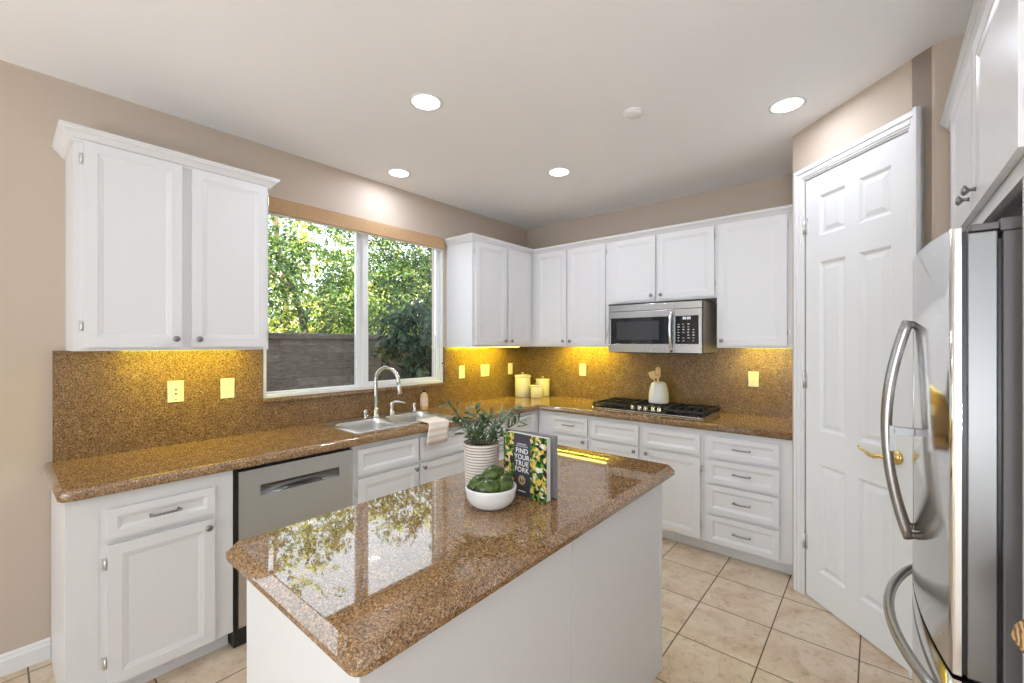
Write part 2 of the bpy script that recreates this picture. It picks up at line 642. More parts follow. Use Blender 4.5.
def panel_slab(mb, x0, x1, z0, z1, y0, t, fields, rings_):
    """front slab facing -y with sunk fields; rings_ = [(inset, depth)] from the field edge inward"""
    xs = sorted({x0, x1, *[f[0] for f in fields], *[f[1] for f in fields]})
    zs = sorted({z0, z1, *[f[2] for f in fields], *[f[3] for f in fields]})
    for i in range(len(xs) - 1):
        for j in range(len(zs) - 1):
            a, b, c, d = xs[i], xs[i + 1], zs[j], zs[j + 1]
            if any(f[0] <= a + 1e-6 and b <= f[1] + 1e-6 and f[2] <= c + 1e-6 and d <= f[3] + 1e-6 for f in fields):
                continue
            mb.add([(a, y0, c), (b, y0, c), (b, y0, d), (a, y0, d)], [(0, 1, 2, 3)])
    for (a, b, c, d) in fields:
        loops = []
        for ins, dep in rings_:
            loops.append([(a + ins, y0 + dep, c + ins), (b - ins, y0 + dep, c + ins), (b - ins, y0 + dep, d - ins), (a + ins, y0 + dep, d - ins)])
        mb.rings(loops, False, True, False)
    # edges and back
    yb = y0 + t
    mb.add([(x0, y0, z0), (x1, y0, z0), (x1, y0, z1), (x0, y0, z1), (x0, yb, z0), (x1, yb, z0), (x1, yb, z1), (x0, yb, z1)],
           [(0, 4, 5, 1), (1, 5, 6, 2), (2, 6, 7, 3), (3, 7, 4, 0), (4, 7, 6, 5)])
    return mb


cols = [(0.098, 0.272), (0.352, 0.526)]
rows = [(0.19, 0.80), (0.985, 1.94), (2.085, 2.315)]
flds = [(a, b, c, d) for a, b in cols for c, d in rows]
slab = MB()
panel_slab(slab, 0.002, DW, 0.012, DH - 0.006, 0.004, DT, flds, [(0, 0), (0.006, 0.003), (0.014, 0.010), (0.022, 0.011), (0.046, 0.003)])
o = slab.build('door_slab', DOORW, dt, recalc=False)
o['kind'] = 'structure'
hb = []
for hz in (0.28, 1.22, 2.12):
    hm = MB().lathe([(0.0065, 0), (0.0065, 0.09)], (-0.001, -0.0065, hz), 10)
    hm.box((-0.0075, -0.001, hz), (0.014, 0.0035, hz + 0.09))
    o = hm.build('hinge', HINGE, dt)
# brass lever
lv = MB()
lv.lathe([(0.033, 0.0), (0.033, -0.006), (0.026, -0.010), (0.013, -0.014), (0.012, -0.05)], (0.550, 0.003, 0.955), 24, axis='y')
pts = [(0.550, -0.05, 0.955), (0.525, -0.056, 0.957), (0.500, -0.058, 0.948), (0.475, -0.058, 0.949), (0.45, -0.058, 0.962), (0.43, -0.058, 0.966), (0.418, -0.058, 0.972), (0.415, -0.058, 0.980)]
lv.tube(pts, [0.012, 0.011, 0.011, 0.009, 0.006, 0.005, 0.006, 0.005], 12)
lv.build('lever_handle', BRASS, dt)
# casing
cs = MB()
for k, (o0, o1, d) in enumerate(((0.0, 0.062, 0.010), (0.010, 0.055, 0.015), (0.036, 0.062, 0.021))):
    diag_box(cs, TL - o1 - 0.002, TL - o0 - 0.006, 0.0, d, 0, DH + 0.004 + o1)
    diag_box(cs, TR + o0 + 0.006, TR + o1 + 0.002, 0.0, d, 0, DH + 0.004 + o1)
    diag_box(cs, TL - o0 - 0.006, TR + o0 + 0.006, 0.0, d, DH + 0.004 + o0, DH + 0.004 + o1)
diag_box(cs, TR + 0.046, TR + 0.064, 0.0, 0.040, 0, DH + 0.066)
struct(cs.build('trim_1', TRIM, bevel=0.002))
jb = MB()
diag_box(jb, TL - 0.006, TL - 0.0005, -0.11, 0.004, 0, DH)
diag_box(jb, TR - 0.003, TR + 0.006, -0.11, 0.004, 0, DH)
diag_box(jb, TL - 0.006, TR + 0.006, -0.11, 0.004, DH - 0.003, DH + 0.003)
struct(jb.build('trim_2', TRIM))

# ------------------------------------------------------------------ cabinets
DR = [(0, 0), (0.003, 0.0022), (0.006, 0.0026), (0.017, 0.0050), (0.0185, 0.0065)]


def face_panel(x0, x1, z0, z1, rail, t=0.020):
    mb = MB()
    panel_slab(mb, x0, x1, z0, z1, -t, t - G, [(x0 + rail, x1 - rail, z0 + rail, z1 - rail)], DR if rail > 0.04 else [(0, 0), (0.003, 0.003), (0.007, 0.0035), (0.014, 0.008), (0.016, 0.009)])
    return mb


def knob(parent, x, z, y0=-0.020):
    k = MB().lathe([(0.0065, 0), (0.005, -0.006), (0.0045, -0.012), (0.010, -0.017), (0.0145, -0.021), (0.0145, -0.025), (0.010, -0.029), (0.004, -0.030)], (x, y0, z), 18, axis='y')
    k.build('knob', KNOB, parent)


def door(cab, x0, x1, z0, z1, kn, hs, rail=0.044, name='door'):
    d = face_panel(x0, x1, z0, z1, rail).build(name, WHITE, cab, bevel=0.0025, recalc=False)
    if kn:
        knob(d, *kn)
    if hs:
        hx = x0 - 0.006 if hs == 'L' else x1 + 0.006
        s = 1 if hs == 'L' else -1
        for hz in (z0 + 0.075, z1 - 0.095):
            h = MB().tube([(hx, -0.008, hz), (hx, -0.008, hz + 0.038)], 0.0042, 8)
            h.box((hx - s * 0.009, -0.004, hz - 0.006), (hx + s * 0.002, -G, hz + 0.044))
            h.build('hinge', HINGE, d)
    return d


def drawer(cab, x0, x1, z0, z1, handle=True, rail=0.030, name='drawer'):
    d = face_panel(x0, x1, z0, z1, rail).build(name, WHITE, cab, bevel=0.0025, recalc=False)
    if handle:
        cx, cz = (x0 + x1) / 2, (z0 + z1) / 2
        h = MB()
        for s in (-1, 1):
            h.tube([(cx + s * 0.048, -0.0125, cz), (cx + s * 0.048, -0.036, cz)], [0.0055, 0.0045], 10)
        n = 25
        pts, rr = [], []
        for i in range(n):
            u = i / (n - 1) * 2 - 1
            pts.append((cx + u * 0.056, -0.036 - 0.003 * (1 - u * u), cz))
            rr.append(0.0042 + (0.0014 * abs(math.sin(u * 12)) if abs(u) < 0.75 else 0))
        h.tube(pts, rr, 10)
        h.build('handle', KNOB, d)
    return d


def base_cab(name, label, loc, rot, w, d=0.609, kick=True, group='white base cabinets', left_end=False, hollow=False):
    c = thing(name, label, 'cabinet', loc, rot, group)
    m = MB()
    if hollow:
        m.box((0, 0, 0.09), (w, 0.018, 0.876)).box((0, 0.018, 0.09), (0.018, d, 0.876)).box((w - 0.018, 0.018, 0.09), (w, d, 0.876)).box((0.018, d - 0.012, 0.09), (w - 0.018, d, 0.876)).box((0.018, 0.018, 0.09), (w - 0.018, d - 0.012, 0.108))
        m.build('carcass', WHITE, c, recalc=False)
    else:
        m.box((0, 0, 0.09), (w, d, 0.876))
        m.build('carcass', WHITE, c, bevel=0.0012)
    k = MB().box((0.0 if not left_end else 0.0, 0.07, 0), (w, d - 0.01, 0.0895))
    k.build('toe_kick', WHITE, c)
    return c


def upper_cab(name, label, loc, rot, w, h, d=0.33, group='white wall cabinets'):
    c = thing(name, label, 'cabinet', loc, rot, group)
    m = MB()
    m.box((0, 0, 0.022), (w, d - G, h)).box((0, 0, 0), (w, 0.019, 0.022)).box((0, 0.019, 0), (0.016, d - G, 0.022)).box((w - 0.016, 0.019, 0), (w, d - G, 0.022))
    m.build('carcass', WHITE, c, recalc=False)
    return c


R90 = PI / 2
# --- window wall base run (local x = +Y)
b = base_cab('base_cabinet', 'white base cabinet with one drawer and one door, left of the dishwasher', (FX, 0.168, 0), R90, 0.567, left_end=True)
MB().box((0.002, -0.0012, 0.092), (0.096, -G / 2, 0.874)).build('filler_panel', WHITE, b)
drawer(b, 0.120, 0.488, 0.692, 0.812)
door(b, 0.120, 0.488, 0.100, 0.668, (0.460, 0.636), 'L')
# dishwasher
dwt = thing('dishwasher', 'stainless steel dishwasher with a pocket handle, under the worktop left of the sink', 'dishwasher', (FX, 0.737, 0), R90)
MB().box((0.004, 0.012, 0.0), (0.612, 0.58, 0.872)).build('tub_casing', BLACK, dwt)
p = MB()
hx0, hx1, hz0, hz1 = 0.112, 0.526, 0.722, 0.774
x0, x1, z0, z1, yf = 0.016, 0.609, 0.105, 0.858, -0.022
for a in ((x0, x1, z0, hz0), (x0, x1, hz1, z1), (x0, hx0, hz0, hz1), (hx1, x1, hz0, hz1)):
    p.add([(a[0], yf, a[2]), (a[1], yf, a[2]), (a[1], yf, a[3]), (a[0], yf, a[3])], [(0, 1, 2, 3)])
p.add([(x0, yf, z0), (x1, yf, z0), (x1, yf, z1), (x0, yf, z1), (x0, 0.011, z0), (x1, 0.011, z0), (x1, 0.011, z1), (x0, 0.011, z1)],
      [(0, 4, 5, 1), (1, 5, 6, 2), (2, 6, 7, 3), (3, 7, 4, 0), (4, 7, 6, 5)])
panel = p.build('door_panel', STEEL, dwt, recalc=False)
pk = MB()
nu, nv = 32, 10
vv, ff = [], []
for i in range(nu + 1):
    u = i / nu
    lens = math.sin(PI * u) ** 0.8
    for j in range(nv + 1):
        v = j / nv
        dep = 0.034 * lens * math.sin(PI * min(1.0, v * 1.0)) ** 0.6 * (0.35 + 0.65 * v) + 0.006 * math.sin(PI * v)
        vv.append((hx0 + (hx1 - hx0) * u, yf + dep, hz0 + (hz1 - hz0) * v))
for i in range(nu):
    for j in range(nv):
        a = i * (nv + 1) + j
        ff.append((a, a + nv + 1, a + nv + 2, a + 1))
pk.add(vv, ff, True)
pk.build('pocket_handle', mat('dark_pocket_steel', (0.20, 0.195, 0.19), 0.3, 1.0), panel, recalc=False)
fr_ = MB()
for a in ((hx0 - 0.003, hx1 + 0.003, hz1, hz1 + 0.003), (hx0 - 0.003, hx1 + 0.003, hz0 - 0.003, hz0), (hx0 - 0.003, hx0, hz0, hz1), (hx1, hx1 + 0.003, hz0, hz1)):
    fr_.box((a[0], yf - 0.0012, a[2]), (a[1], yf + 0.001, a[3]))
fr_.build('handle_surround', STEEL, panel)
MB().box((0.004, 0.0, 0.8725), (0.612, 0.05, 0.8765)).build('top_strip', WHITE, dwt)
MB().box((0.02, 0.045, 0.002), (0.606, 0.011, 0.10)).build('kick_plate', BLACK, dwt)
# sink base
b = base_cab('base_cabinet', 'white base cabinet with two doors and two false drawers below the sink', (FX, 1.354, 0), R90, 0.936, hollow=True)
drawer(b, 0.032, 0.473, 0.692, 0.845, False)
drawer(b, 0.489, 0.932 - 0.012, 0.692, 0.845, False)
door(b, 0.032, 0.473, 0.100, 0.668, (0.447, 0.642), 'L')
door(b, 0.489, 0.920, 0.100, 0.668, (0.515, 0.642), 'R')
# corner unit on the window wall
b = base_cab('base_cabinet', 'white base cabinet between the sink and the inside corner, behind the plant', (FX, 2.2915, 0), R90, FY - 2.2915 - 0.002)
drawer(b, 0.030, 0.425, 0.692, 0.845)
drawer(b, 0.447, 0.838, 0.692, 0.845)
door(b, 0.030, 0.425, 0.100, 0.668, (0.395, 0.642), 'L')
door(b, 0.447, 0.838, 0.100, 0.668, (0.475, 0.642), 'R')
# --- back wall base run (local x = +X)
x0 = FX + 0.002
b = base_cab('base_cabinet', 'white base cabinet with one drawer in the inside corner left of the cooktop', (x0, FY, 0), 0, -1.837 - x0)
drawer(b, -2.224 - x0, -1.858 - x0, 0.700, 0.842)
door(b, -2.224 - x0, -1.858 - x0, 0.105, 0.676, (-1.890 - x0, 0.648), 'L')
b = base_cab('base_cabinet', 'white base cabinet with two doors and two false drawers under the cooktop', (-1.836, FY, 0), 0, 0.905)
drawer(b, 0.022, 0.427, 0.695, 0.838, False)
drawer(b, 0.467, 0.883, 0.695, 0.834, False)
door(b, 0.022, 0.427, 0.105, 0.672, (0.398, 0.645), 'L')
door(b, 0.467, 0.883, 0.105, 0.672, (0.497, 0.645), 'R')
b = base_cab('base_cabinet', 'white base cabinet with a stack of four drawers beside the pantry door', (-0.930, FY, 0), 0, 0.5305)
for a, c in ((0.697, 0.837), (0.520, 0.674), (0.312, 0.500), (0.104, 0.290)):
    drawer(b, 0.026, 0.458, a, c, True, 0.032)

# --- upper cabinets
UZ0, UZ1 = 1.446, 2.376
u = upper_cab('wall_cabinet', 'white two door wall cabinet hanging alone left of the window', (UX, 0.216, UZ0), R90, 0.784, UZ1 - UZ0)
door(u, 0.030, 0.380, 0.016, 0.918, (0.352, 0.056), 'L')
door(u, 0.420, 0.770, 0.016, 0.918, (0.447, 0.056), 'R')
CROWN = [(0.0, -0.012), (0.008, -0.012), (0.008, -0.003), (0.015, 0.001), (0.017, 0.004), (0.022, 0.012), (0.031, 0.022), (0.039, 0.027), (0.041, 0.030), (0.041, 0.036), (0.047, 0.038), (0.047, 0.045), (0.0, 0.045)]


def crown_prof(z):
    return [(a, z + h) for a, h in CROWN]


cm = MB()
# in the cabinet's own frame: x along the front, y into the wall
sweep(cm, [(0, 0.329), (0, 0), (0.784, 0), (0.784, 0.329)], crown_prof(0.924), side=-1)
cm.build('crown_moulding', WHITE, u)
u = upper_cab('wall_cabinet', 'white two door wall cabinet right of the window, in the inside corner', (UX, 2.630, UZ0), R90, UY - 2.630 - 0.001, UZ1 - UZ0)
door(u, 0.032, 0.428, 0.016, 0.918, (0.402, 0.054), 'L')
door(u, 0.464, 0.800, 0.016, 0.918, (0.490, 0.054), 'R')
# raised side panel facing the window
x0 = UX + 0.001
u = upper_cab('wall_cabinet', 'white two door wall cabinet between the corner and the microwave', (x0, UY, UZ0), 0, -1.816 - x0, UZ1 - UZ0)
door(u, -2.589 - x0, -2.247 - x0, 0.016, 0.918, (-2.275 - x0, 0.054), 'L')
door(u, -2.225 - x0, -1.840 - x0, 0.016, 0.918, (-2.197 - x0, 0.054), 'R')
MZ = 1.822
u = upper_cab('wall_cabinet', 'short white two door wall cabinet above the microwave', (-1.8155, UY, MZ), 0, 0.895, UZ1 - MZ)
door(u, 0.043, 0.427, 0.016, UZ1 - MZ - 0.012, (0.400, 0.050), 'L')
door(u, 0.452, 0.880, 0.016, UZ1 - MZ - 0.012, (0.480, 0.050), 'R')
u = upper_cab('wall_cabinet', 'white single door wall cabinet right of the microwave', (-0.920, UY, UZ0), 0, 0.5205, UZ1 - UZ0)
door(u, 0.013, 0.452, 0.016, 0.918, (0.040, 0.054), 'R')
# continuous crown of the corner run
cm = MB()
sweep(cm, [(X + 0.001, 2.629), (UX + 0.0, 2.629), (UX, UY), (PXL - 0.002, UY)], [(a if a > 0 else G, z) for a, z in crown_prof(UZ1 - 0.008)], side=-1)
tag(cm.build('crown_moulding', WHITE), 'white crown moulding along the tops of the corner wall cabinets', 'moulding')

# --- cabinet over the refrigerator, faces -X
RX = 0.234
u = upper_cab('wall_cabinet', 'white two door wall cabinet above the refrigerator', (RX, YP - 0.004, 1.83), -R90, YP - 0.004 - 1.27, 2.376 - 1.83, 0.98 - RX)
yl = YP - 0.004
door(u, yl - 2.335, yl - 1.855, 0.040, 0.520, (yl - 1.900, 0.088), 'L')
door(u, yl - 1.845, yl - 1.305, 0.040, 0.520, (yl - 1.785, 0.088), 'R')
cm = MB()
sweep(cm, [(0.0, 0.0), (yl - 1.27, 0.0)], [(a * 0.7 if a > 0 else G, 0.535 + (z - 0.535) * 0.75) for a, z in crown_prof(0.535)], side=-1)
cm.build('crown_moulding', WHITE, u)
ep = MB().box((RX + 0.002, 1.378, 0), (0.978, 1.40, 1.829))
tag(ep.build('end_panel', WHITE, bevel=0.0015), 'tall white end panel on the near side of the refrigerator', 'panel')

# ------------------------------------------------------------------ worktops, backsplash
EDGE = [(0.016, 0.0), (0.006, 0.003), (0.001, 0.010), (0.0, 0.018), (0.0, 0.030), (0.006, 0.040), (0.009, 0.046)]


def slab_top(poly, z, edge, th):
    """counter-clockwise polygon, edge = [(inset, drop)]"""
    mb = MB()
    loops = [[(x_, y_, z - dr) for x_, y_ in offset_poly(poly, ins)] for ins, dr in edge]
    mb.rings(loops, True, True, True)
    return mb


CFX, CFY = FX + 0.035, FY - 0.035
poly = [(X + G, 0.146), (CFX - 0.045, 0.146), (CFX - 0.013, 0.159), (CFX, 0.195), (CFX, CFY - 0.02), (CFX + 0.02, CFY), (PXL - G, CFY), (PXL - G, Y - G), (X + G, Y - G)]
# only exposed edges are profiled; along the walls the slab simply stops
ct = MB()
loops = []
for ins, dr in [(0.018, 0.0), (0.009, 0.002), (0.003, 0.008), (0.0, 0.018), (0.0, 0.032), (0.003, 0.0445)]:
    lp = []
    op = offset_poly(poly, ins)
    for (a, b_), (ox, oy) in zip(poly, op):
        if a < X + 0.01:
            ox = a
        if b_ > Y - 0.01:
            oy = b_
        if a > PXL - 0.01:
            ox = a
        lp.append((ox, oy, ZC - dr))
    loops.append(lp)
ct.rings(loops, True, True, True)
ctop = ct.build('granite_countertop', GRAN)
SX0, SX1, SY0, SY1 = -2.935, -2.445, 1.435, 2.245
cutter = MB().prism(rrect(SX0 + 0.02, SY0 + 0.02, SX1 - 0.02, SY1 - 0.02, 0.05), 0.85, 1.0).build('cutter', BLACK)
cut(ctop, [cutter])
tag(ctop, 'L-shaped polished brown granite worktop running under the window and along the back wall', 'countertop')

ISL = (-1.404, 0.408, -0.702, 2.018)   # island top x0,y0,x1,y1


def clip_poly(x0, y0, x1, y1, r):
    p = []
    for cx, cy, a0, rr in ((x1, y0, -PI / 2, r[1]), (x1, y1, 0, r[2]), (x0, y1, PI / 2, r[3]), (x0, y0, PI, r[0])):
        sx = 1 if cx == x1 else -1
        sy = 1 if cy == y1 else -1
        n = 6
        for i in range(n + 1):
            a = a0 + PI / 2 * i / n
            p.append((cx - sx * rr + rr * math.cos(a), cy - sy * rr + rr * math.sin(a)))
    return p


ip = clip_poly(*ISL, (0.036, 0.027, 0.045, 0.05))
it = MB()
it.rings([[(x_, y_, ZC - dr) for x_, y_ in offset_poly(ip, ins)] for ins, dr in [(0.024, 0.0), (0.0222, 0.0010), (0.002, 0.0205), (0.0, 0.0225), (0.0, 0.037), (0.002, 0.039)]], True, True, False)
tag(it.build('island_countertop', GRAN), 'polished brown granite top on the kitchen island', 'countertop')
isl = thing('kitchen_island', 'white panelled kitchen island body standing in the middle of the tiled floor', 'kitchen island', ((ISL[0] + ISL[2]) / 2, (ISL[1] + ISL[3]) / 2, 0))
ix, iy = (ISL[0] + ISL[2]) / 2, (ISL[1] + ISL[3]) / 2
bx0, bx1, by0, by1 = -1.322 - ix, -0.748 - ix, 0.442 - iy, 1.942 - iy
MB().box((bx0 + 0.012, by0 + 0.012, 0), (bx1 - 0.012, by1 - 0.012, 0.8825)).build('carcass', WHITE, isl)
sy = 1.190 - iy
MB().box((bx1 - 0.0115, by0, 0.002), (bx1, sy - 0.0018, 0.8822)).build('side_panel', WHITE, isl, bevel=0.001)
MB().box((bx1 - 0.0115, sy + 0.0018, 0.002), (bx1, by1 - 0.018, 0.8822)).build('side_panel', WHITE, isl, bevel=0.001)
MB().box((bx0, by0, 0.002), (bx1 - 0.012, by0 + 0.0115, 0.8822)).build('end_panel', WHITE, isl, bevel=0.001)
MB().box((bx0, by1 - 0.0115, 0.002), (bx1 - 0.012, by1, 0.8822)).build('end_panel', WHITE, isl, bevel=0.001)
MB().box((bx1 - 0.0115, by1 - 0.0165, 0.002), (bx1 + 0.003, by1 + 0.003, 0.8822)).build('corner_trim', WHITE, isl, bevel=0.001)
MB().box((bx0, by0 + 0.012, 0.002), (bx0 + 0.0115, by1 - 0.012, 0.8822)).build('side_panel', WHITE, isl, bevel=0.001)

ST = 0.018
BZ1 = UZ0 - 0.001
bs = MB()
bs.box((X + G, 0.172, ZC + G), (X + ST, WY0 - 0.006, BZ1)).box((X + G, WY0 - 0.006, ZC + G), (X + ST, WY1 + 0.006, WZ0 - 0.024)).box((X + G, WY1 + 0.006, ZC + G), (X + ST, Y - ST - 0.001, BZ1))
bsl = bs.build('granite_backsplash', GRANW, recalc=False)
tag(bsl, 'brown granite backsplash on the window wall, around the window and outlets', 'backsplash')
MB().box((X + G, WY0 - 0.012, WZ0 - 0.0235), (X + 0.032, WY1 + 0.010, WZ0 - 0.001)).build('sill_ledge', GRAN, bsl, bevel=0.004)
bs = MB().box((X + G, Y - ST, ZC + G), (PXL - G, Y - G, BZ1)).box((-1.814, Y - ST, BZ1), (-0.922, Y - G, MZ - 0.02))
tag(bs.build('granite_backsplash', GRANW, recalc=False), 'brown granite backsplash on the back wall behind the cooktop', 'backsplash')

# ------------------------------------------------------------------ window valance
FAB = mat('tan_woven_fabric', srgb(186, 150, 110), 0.85)
nt, N, L, B = nodes(FAB)
mp = nt.nodes.new('ShaderNodeMapping')
mp.inputs['Scale'].default_value = (1, 40, 700)
L.new(coord(nt), mp.inputs[0])
nz = noise(nt, mp.outputs[0], 1.0, 3)
rr = ramp(nt, [(0.3, srgb(166, 130, 92)), (0.7, srgb(198, 164, 122))])
L.new(nz.outputs[0], rr.inputs[0])
L.new(rr.outputs[0], B.inputs['Base Color'])
vt = thing('window_shade', 'tan woven roman shade drawn up into a flat band over the window', 'window shade', (X, 1.075, 2.312))
v = MB()
v.box((0.008, 0.0, 0.0), (0.042, 1.497, 0.096))
v.build('folded_shade', FAB, vt, bevel=0.006)
MB().box((0.007, 0.01, -0.006), (0.036, 1.487, -G)).build('bottom_rail', VINYL, vt, bevel=0.002)
MB().box((0.001, 0.006, 0.0968), (0.034, 1.490, 0.104)).build('head_rail', FAB, vt, bevel=0.002)

# ------------------------------------------------------------------ sink, faucet, things by the sink
sk = thing('kitchen_sink', 'stainless steel double bowl sink set in the worktop below the window', 'sink', (SX0, SY0, ZC))
sw, sl = SX1 - SX0, SY1 - SY0
rim = MB()
o_ = rrect(0, 0, sw, sl, 0.035)
o2 = rrect(0.004, 0.004, sw - 0.004, sl - 0.004, 0.033)
rim.rings([[(x_, y_, G) for x_, y_ in o_], [(x_, y_, 0.003) for x_, y_ in o_], [(x_, y_, 0.0065) for x_, y_ in o2]], True, True, False)
basins = [(0.105, 0.035, sw - 0.035, 0.385, 0.165), (0.105, 0.415, sw - 0.035, sl - 0.035, 0.20)]
cutters = []
rimo = rim.build('rim', SINKS, sk)
bpy.context.view_layer.update()
for (a, b_, c, d, dep) in basins:
    q = MB().prism(rrect(SX0 + a, SY0 + b_, SX0 + c, SY0 + d, 0.06), ZC - 0.05, ZC + 0.05).build('cutter', BLACK)
    cutters.append(q)
cut(rimo, cutters)
for (a, b_, c, d, dep) in basins:
    m = MB()
    loops = []
    for ins, z in ((0, 0.0055), (0.003, 0.0), (0.004, -0.03), (0.010, -dep + 0.03), (0.022, -dep + 0.008), (0.05, -dep)):
        loops.append([(x_, y_, z) for x_, y_ in rrect(a + ins, b_ + ins, c - ins, d - ins, max(0.02, 0.06 - ins * 0.5))])
    m.rings(loops, False, True, True)
    bo = m.build('basin', SINKS, sk, recalc=False)
    cx, cy = (a + c) / 2, (b_ + d) / 2
    MB().lathe([(0.045, -dep + 0.0005), (0.045, -dep + 0.004), (0.035, -dep + 0.004), (0.030, -dep + 0.001)], (cx, cy, 0), 24).build('drain', CHROME, bo)

ZR = ZC + 0.0072
fc = thing('kitchen_faucet', 'tall brushed nickel gooseneck faucet at the back of the sink', 'faucet', (-2.885, 1.838, ZR))
m = MB().lathe([(0.030, 0.0), (0.030, 0.006), (0.023, 0.012), (0.019, 0.03), (0.017, 0.075), (0.0, 0.076)], (0, 0, 0), 24)
m.build('base_flange', CHROME, fc)
pts = [(0, 0, 0.05), (0, 0, 0.16), (0, 0, 0.27)]
dirx, diry = 0.93, 0.37
rad = 0.098
for i in range(1, 17):
    a = PI - (PI * 1.0) * i / 16
    s = rad + rad * math.cos(a)
    pts.append((dirx * s, diry * s, 0.27 + rad * math.sin(a)))
ex, ey = dirx * 2 * rad, diry * 2 * rad
pts.append((ex + 0.004, ey + 0.001, 0.25))
MB().tube(pts, 0.0148, 16).build('spout', CHROME, fc)
MB().tube([(ex + 0.004, ey + 0.001, 0.252), (ex + 0.006, ey + 0.002, 0.235), (ex + 0.012, ey + 0.004, 0.185), (ex + 0.013, ey + 0.005, 0.178)], [0.0165, 0.018, 0.022, 0.019], 16).build('spray_head', CHROME, fc)
fl = thing('faucet_lever', 'brushed nickel lever handle on the sink rim just right of the faucet', 'faucet handle', (-2.880, 1.975, ZR))
MB().lathe([(0.026, 0), (0.026, 0.006), (0.019, 0.014), (0.015, 0.05), (0.0175, 0.075), (0.016, 0.092), (0.008, 0.099)], (0, 0, 0), 20).build('base', CHROME, fl)
MB().tube([(0, 0, 0.083), (0.012, 0.018, 0.098), (0.03, 0.045, 0.098), (0.048, 0.075, 0.088), (0.056, 0.088, 0.086)], [0.012, 0.011, 0.009, 0.007, 0.006], 12).build('lever', CHROME, fl)
ag = thing('air_gap', 'short chrome air gap cap on the sink rim left of the faucet', 'sink fitting', (-2.892, 1.755, ZR))
MB().lathe([(0.022, 0), (0.022, 0.005), (0.013, 0.009), (0.012, 0.030), (0.016, 0.034), (0.016, 0.058), (0.013, 0.062)], (0, 0, 0), 20).build('cap', CHROME, ag)
MB().tube([(0.013, 0.002, 0.02), (0.028, 0.006, 0.017)], 0.006, 10).build('outlet_spout', CHROME, ag)
sd_ = thing('soap_dispenser', 'short brushed nickel pump on the sink rim, left of the amber soap bottle', 'sink fitting', (-2.885, 2.192, ZR))
MB().lathe([(0.023, 0), (0.023, 0.004), (0.015, 0.010), (0.015, 0.034), (0.012, 0.036), (0.012, 0.042)], (0, 0, 0), 20).build('base', CHROME, sd_)
MB().lathe([(0.0165, 0.0425), (0.0175, 0.046), (0.0175, 0.064), (0.014, 0.068)], (0, 0, 0), 20).build('pump_head', CHROME, sd_)

AMB = mat('pale_amber_soap', srgb(226, 190, 140), 0.18)
bt = thing('soap_bottle', 'pale amber soap bottle with a dark cap at the right end of the sink', 'bottle', (-2.895, 2.302, ZC + G))
MB().lathe([(0.030, 0), (0.033, 0.004), (0.033, 0.115), (0.030, 0.128), (0.016, 0.140), (0.013, 0.143), (0.013, 0.150)], (0, 0, 0), 24).build('bottle_body', AMB, bt)
MB().lathe([(0.0335, 0.035), (0.0335, 0.105)], (0, 0, 0), 24, False, False).build('paper_label', mat('blush_paper_label', srgb(232, 202, 178), 0.6), bt, recalc=False)
MB().lathe([(0.015, 0.1505), (0.015, 0.165), (0.010, 0.168)], (0, 0, 0), 20).build('cap', BLACK, bt)

# striped towel hanging over the worktop edge
TOW = mat('blush_striped_cotton', srgb(240, 228, 216), 0.9)
nt, N, L, B = nodes(TOW)
uvn = nt.nodes.new('ShaderNodeAttribute')
uvn.attribute_name = 'run'
w1 = nt.nodes.new('ShaderNodeMath')
w1.operation = 'MULTIPLY'
w1.inputs[1].default_value = 2 * PI / 0.042
L.new(uvn.outputs['Fac'], w1.inputs[0])
w2 = nt.nodes.new('ShaderNodeMath')
w2.operation = 'SINE'
L.new(w1.outputs[0], w2.inputs[0])
rr = ramp(nt, [(0.42, srgb(240, 232, 222)), (0.58, srgb(228, 206, 190))])
mr = nt.nodes.new('ShaderNodeMapRange')
mr.inputs[1].default_value = -1
mr.inputs[2].default_value = 1
L.new(w2.outputs[0], mr.inputs[0])
L.new(mr.outputs[0], rr.inputs[0])
L.new(rr.outputs[0], B.inputs['Base Color'])
nz = noise(nt, coord(nt), 500, 2)
bump(nt, B, nz.outputs[0], 0.4, 0.001)
tw = []
path = [(-2.600, ZC - 0.085), (-2.585, ZC - 0.02)]
prof_t = [(-2.470, ZC + 0.0125), (-2.44, ZC + 0.012), (-2.40, ZC + 0.008), (-2.37, ZC + 0.008), (-2.352, ZC + 0.006), (-2.337, ZC - 0.006), (-2.331, ZC - 0.02), (-2.329, ZC - 0.05), (-2.327, ZC - 0.09), (-2.326, ZC - 0.132)]
# into the bowl, over the rim, over the worktop edge and down
prof_t = [(-2.492, ZC - 0.06), (-2.490, ZC - 0.02), (-2.486, ZC + 0.012), (-2.478, ZC + 0.017)] + prof_t
pv, pf, run = [], [], []
ny = 14
acc = 0
for i, (px_, pz_) in enumerate(prof_t):
    if i:
        acc += math.hypot(px_ - prof_t[i - 1][0], pz_ - prof_t[i - 1][1])
    for j in range(ny + 1):
        vy = j / ny
        hang = max(0.0, min(1.0, (i - 7) / 6))
        yy = 1.869 + 0.175 * vy + (0.008 * hang * (vy - 0.5)) - 0.02 * (1 - hang) * 0 + (0.045 * (1 - hang))
        wob = 0.004 * math.sin(vy * 9 + i * 0.3) * hang
        pv.append((px_ + abs(wob) + 0.001, yy, pz_ + (0.003 * math.sin(vy * 7) if hang < 0.4 and i > 4 else 0)))
        run.append(acc)
n0 = len(pv)
for i in range(len(prof_t) - 1):
    for j in range(ny):
        a = i * (ny + 1) + j
        pf.append((a, a + 1, a + ny + 2, a + ny + 1))
tm = MB()
tm.add(pv, pf, True)
to = tm.build('dish_towel', TOW)
at = to.data.attributes.new('run', 'FLOAT', 'POINT')
for i, r_ in enumerate(run):
    at.data[i].value = r_
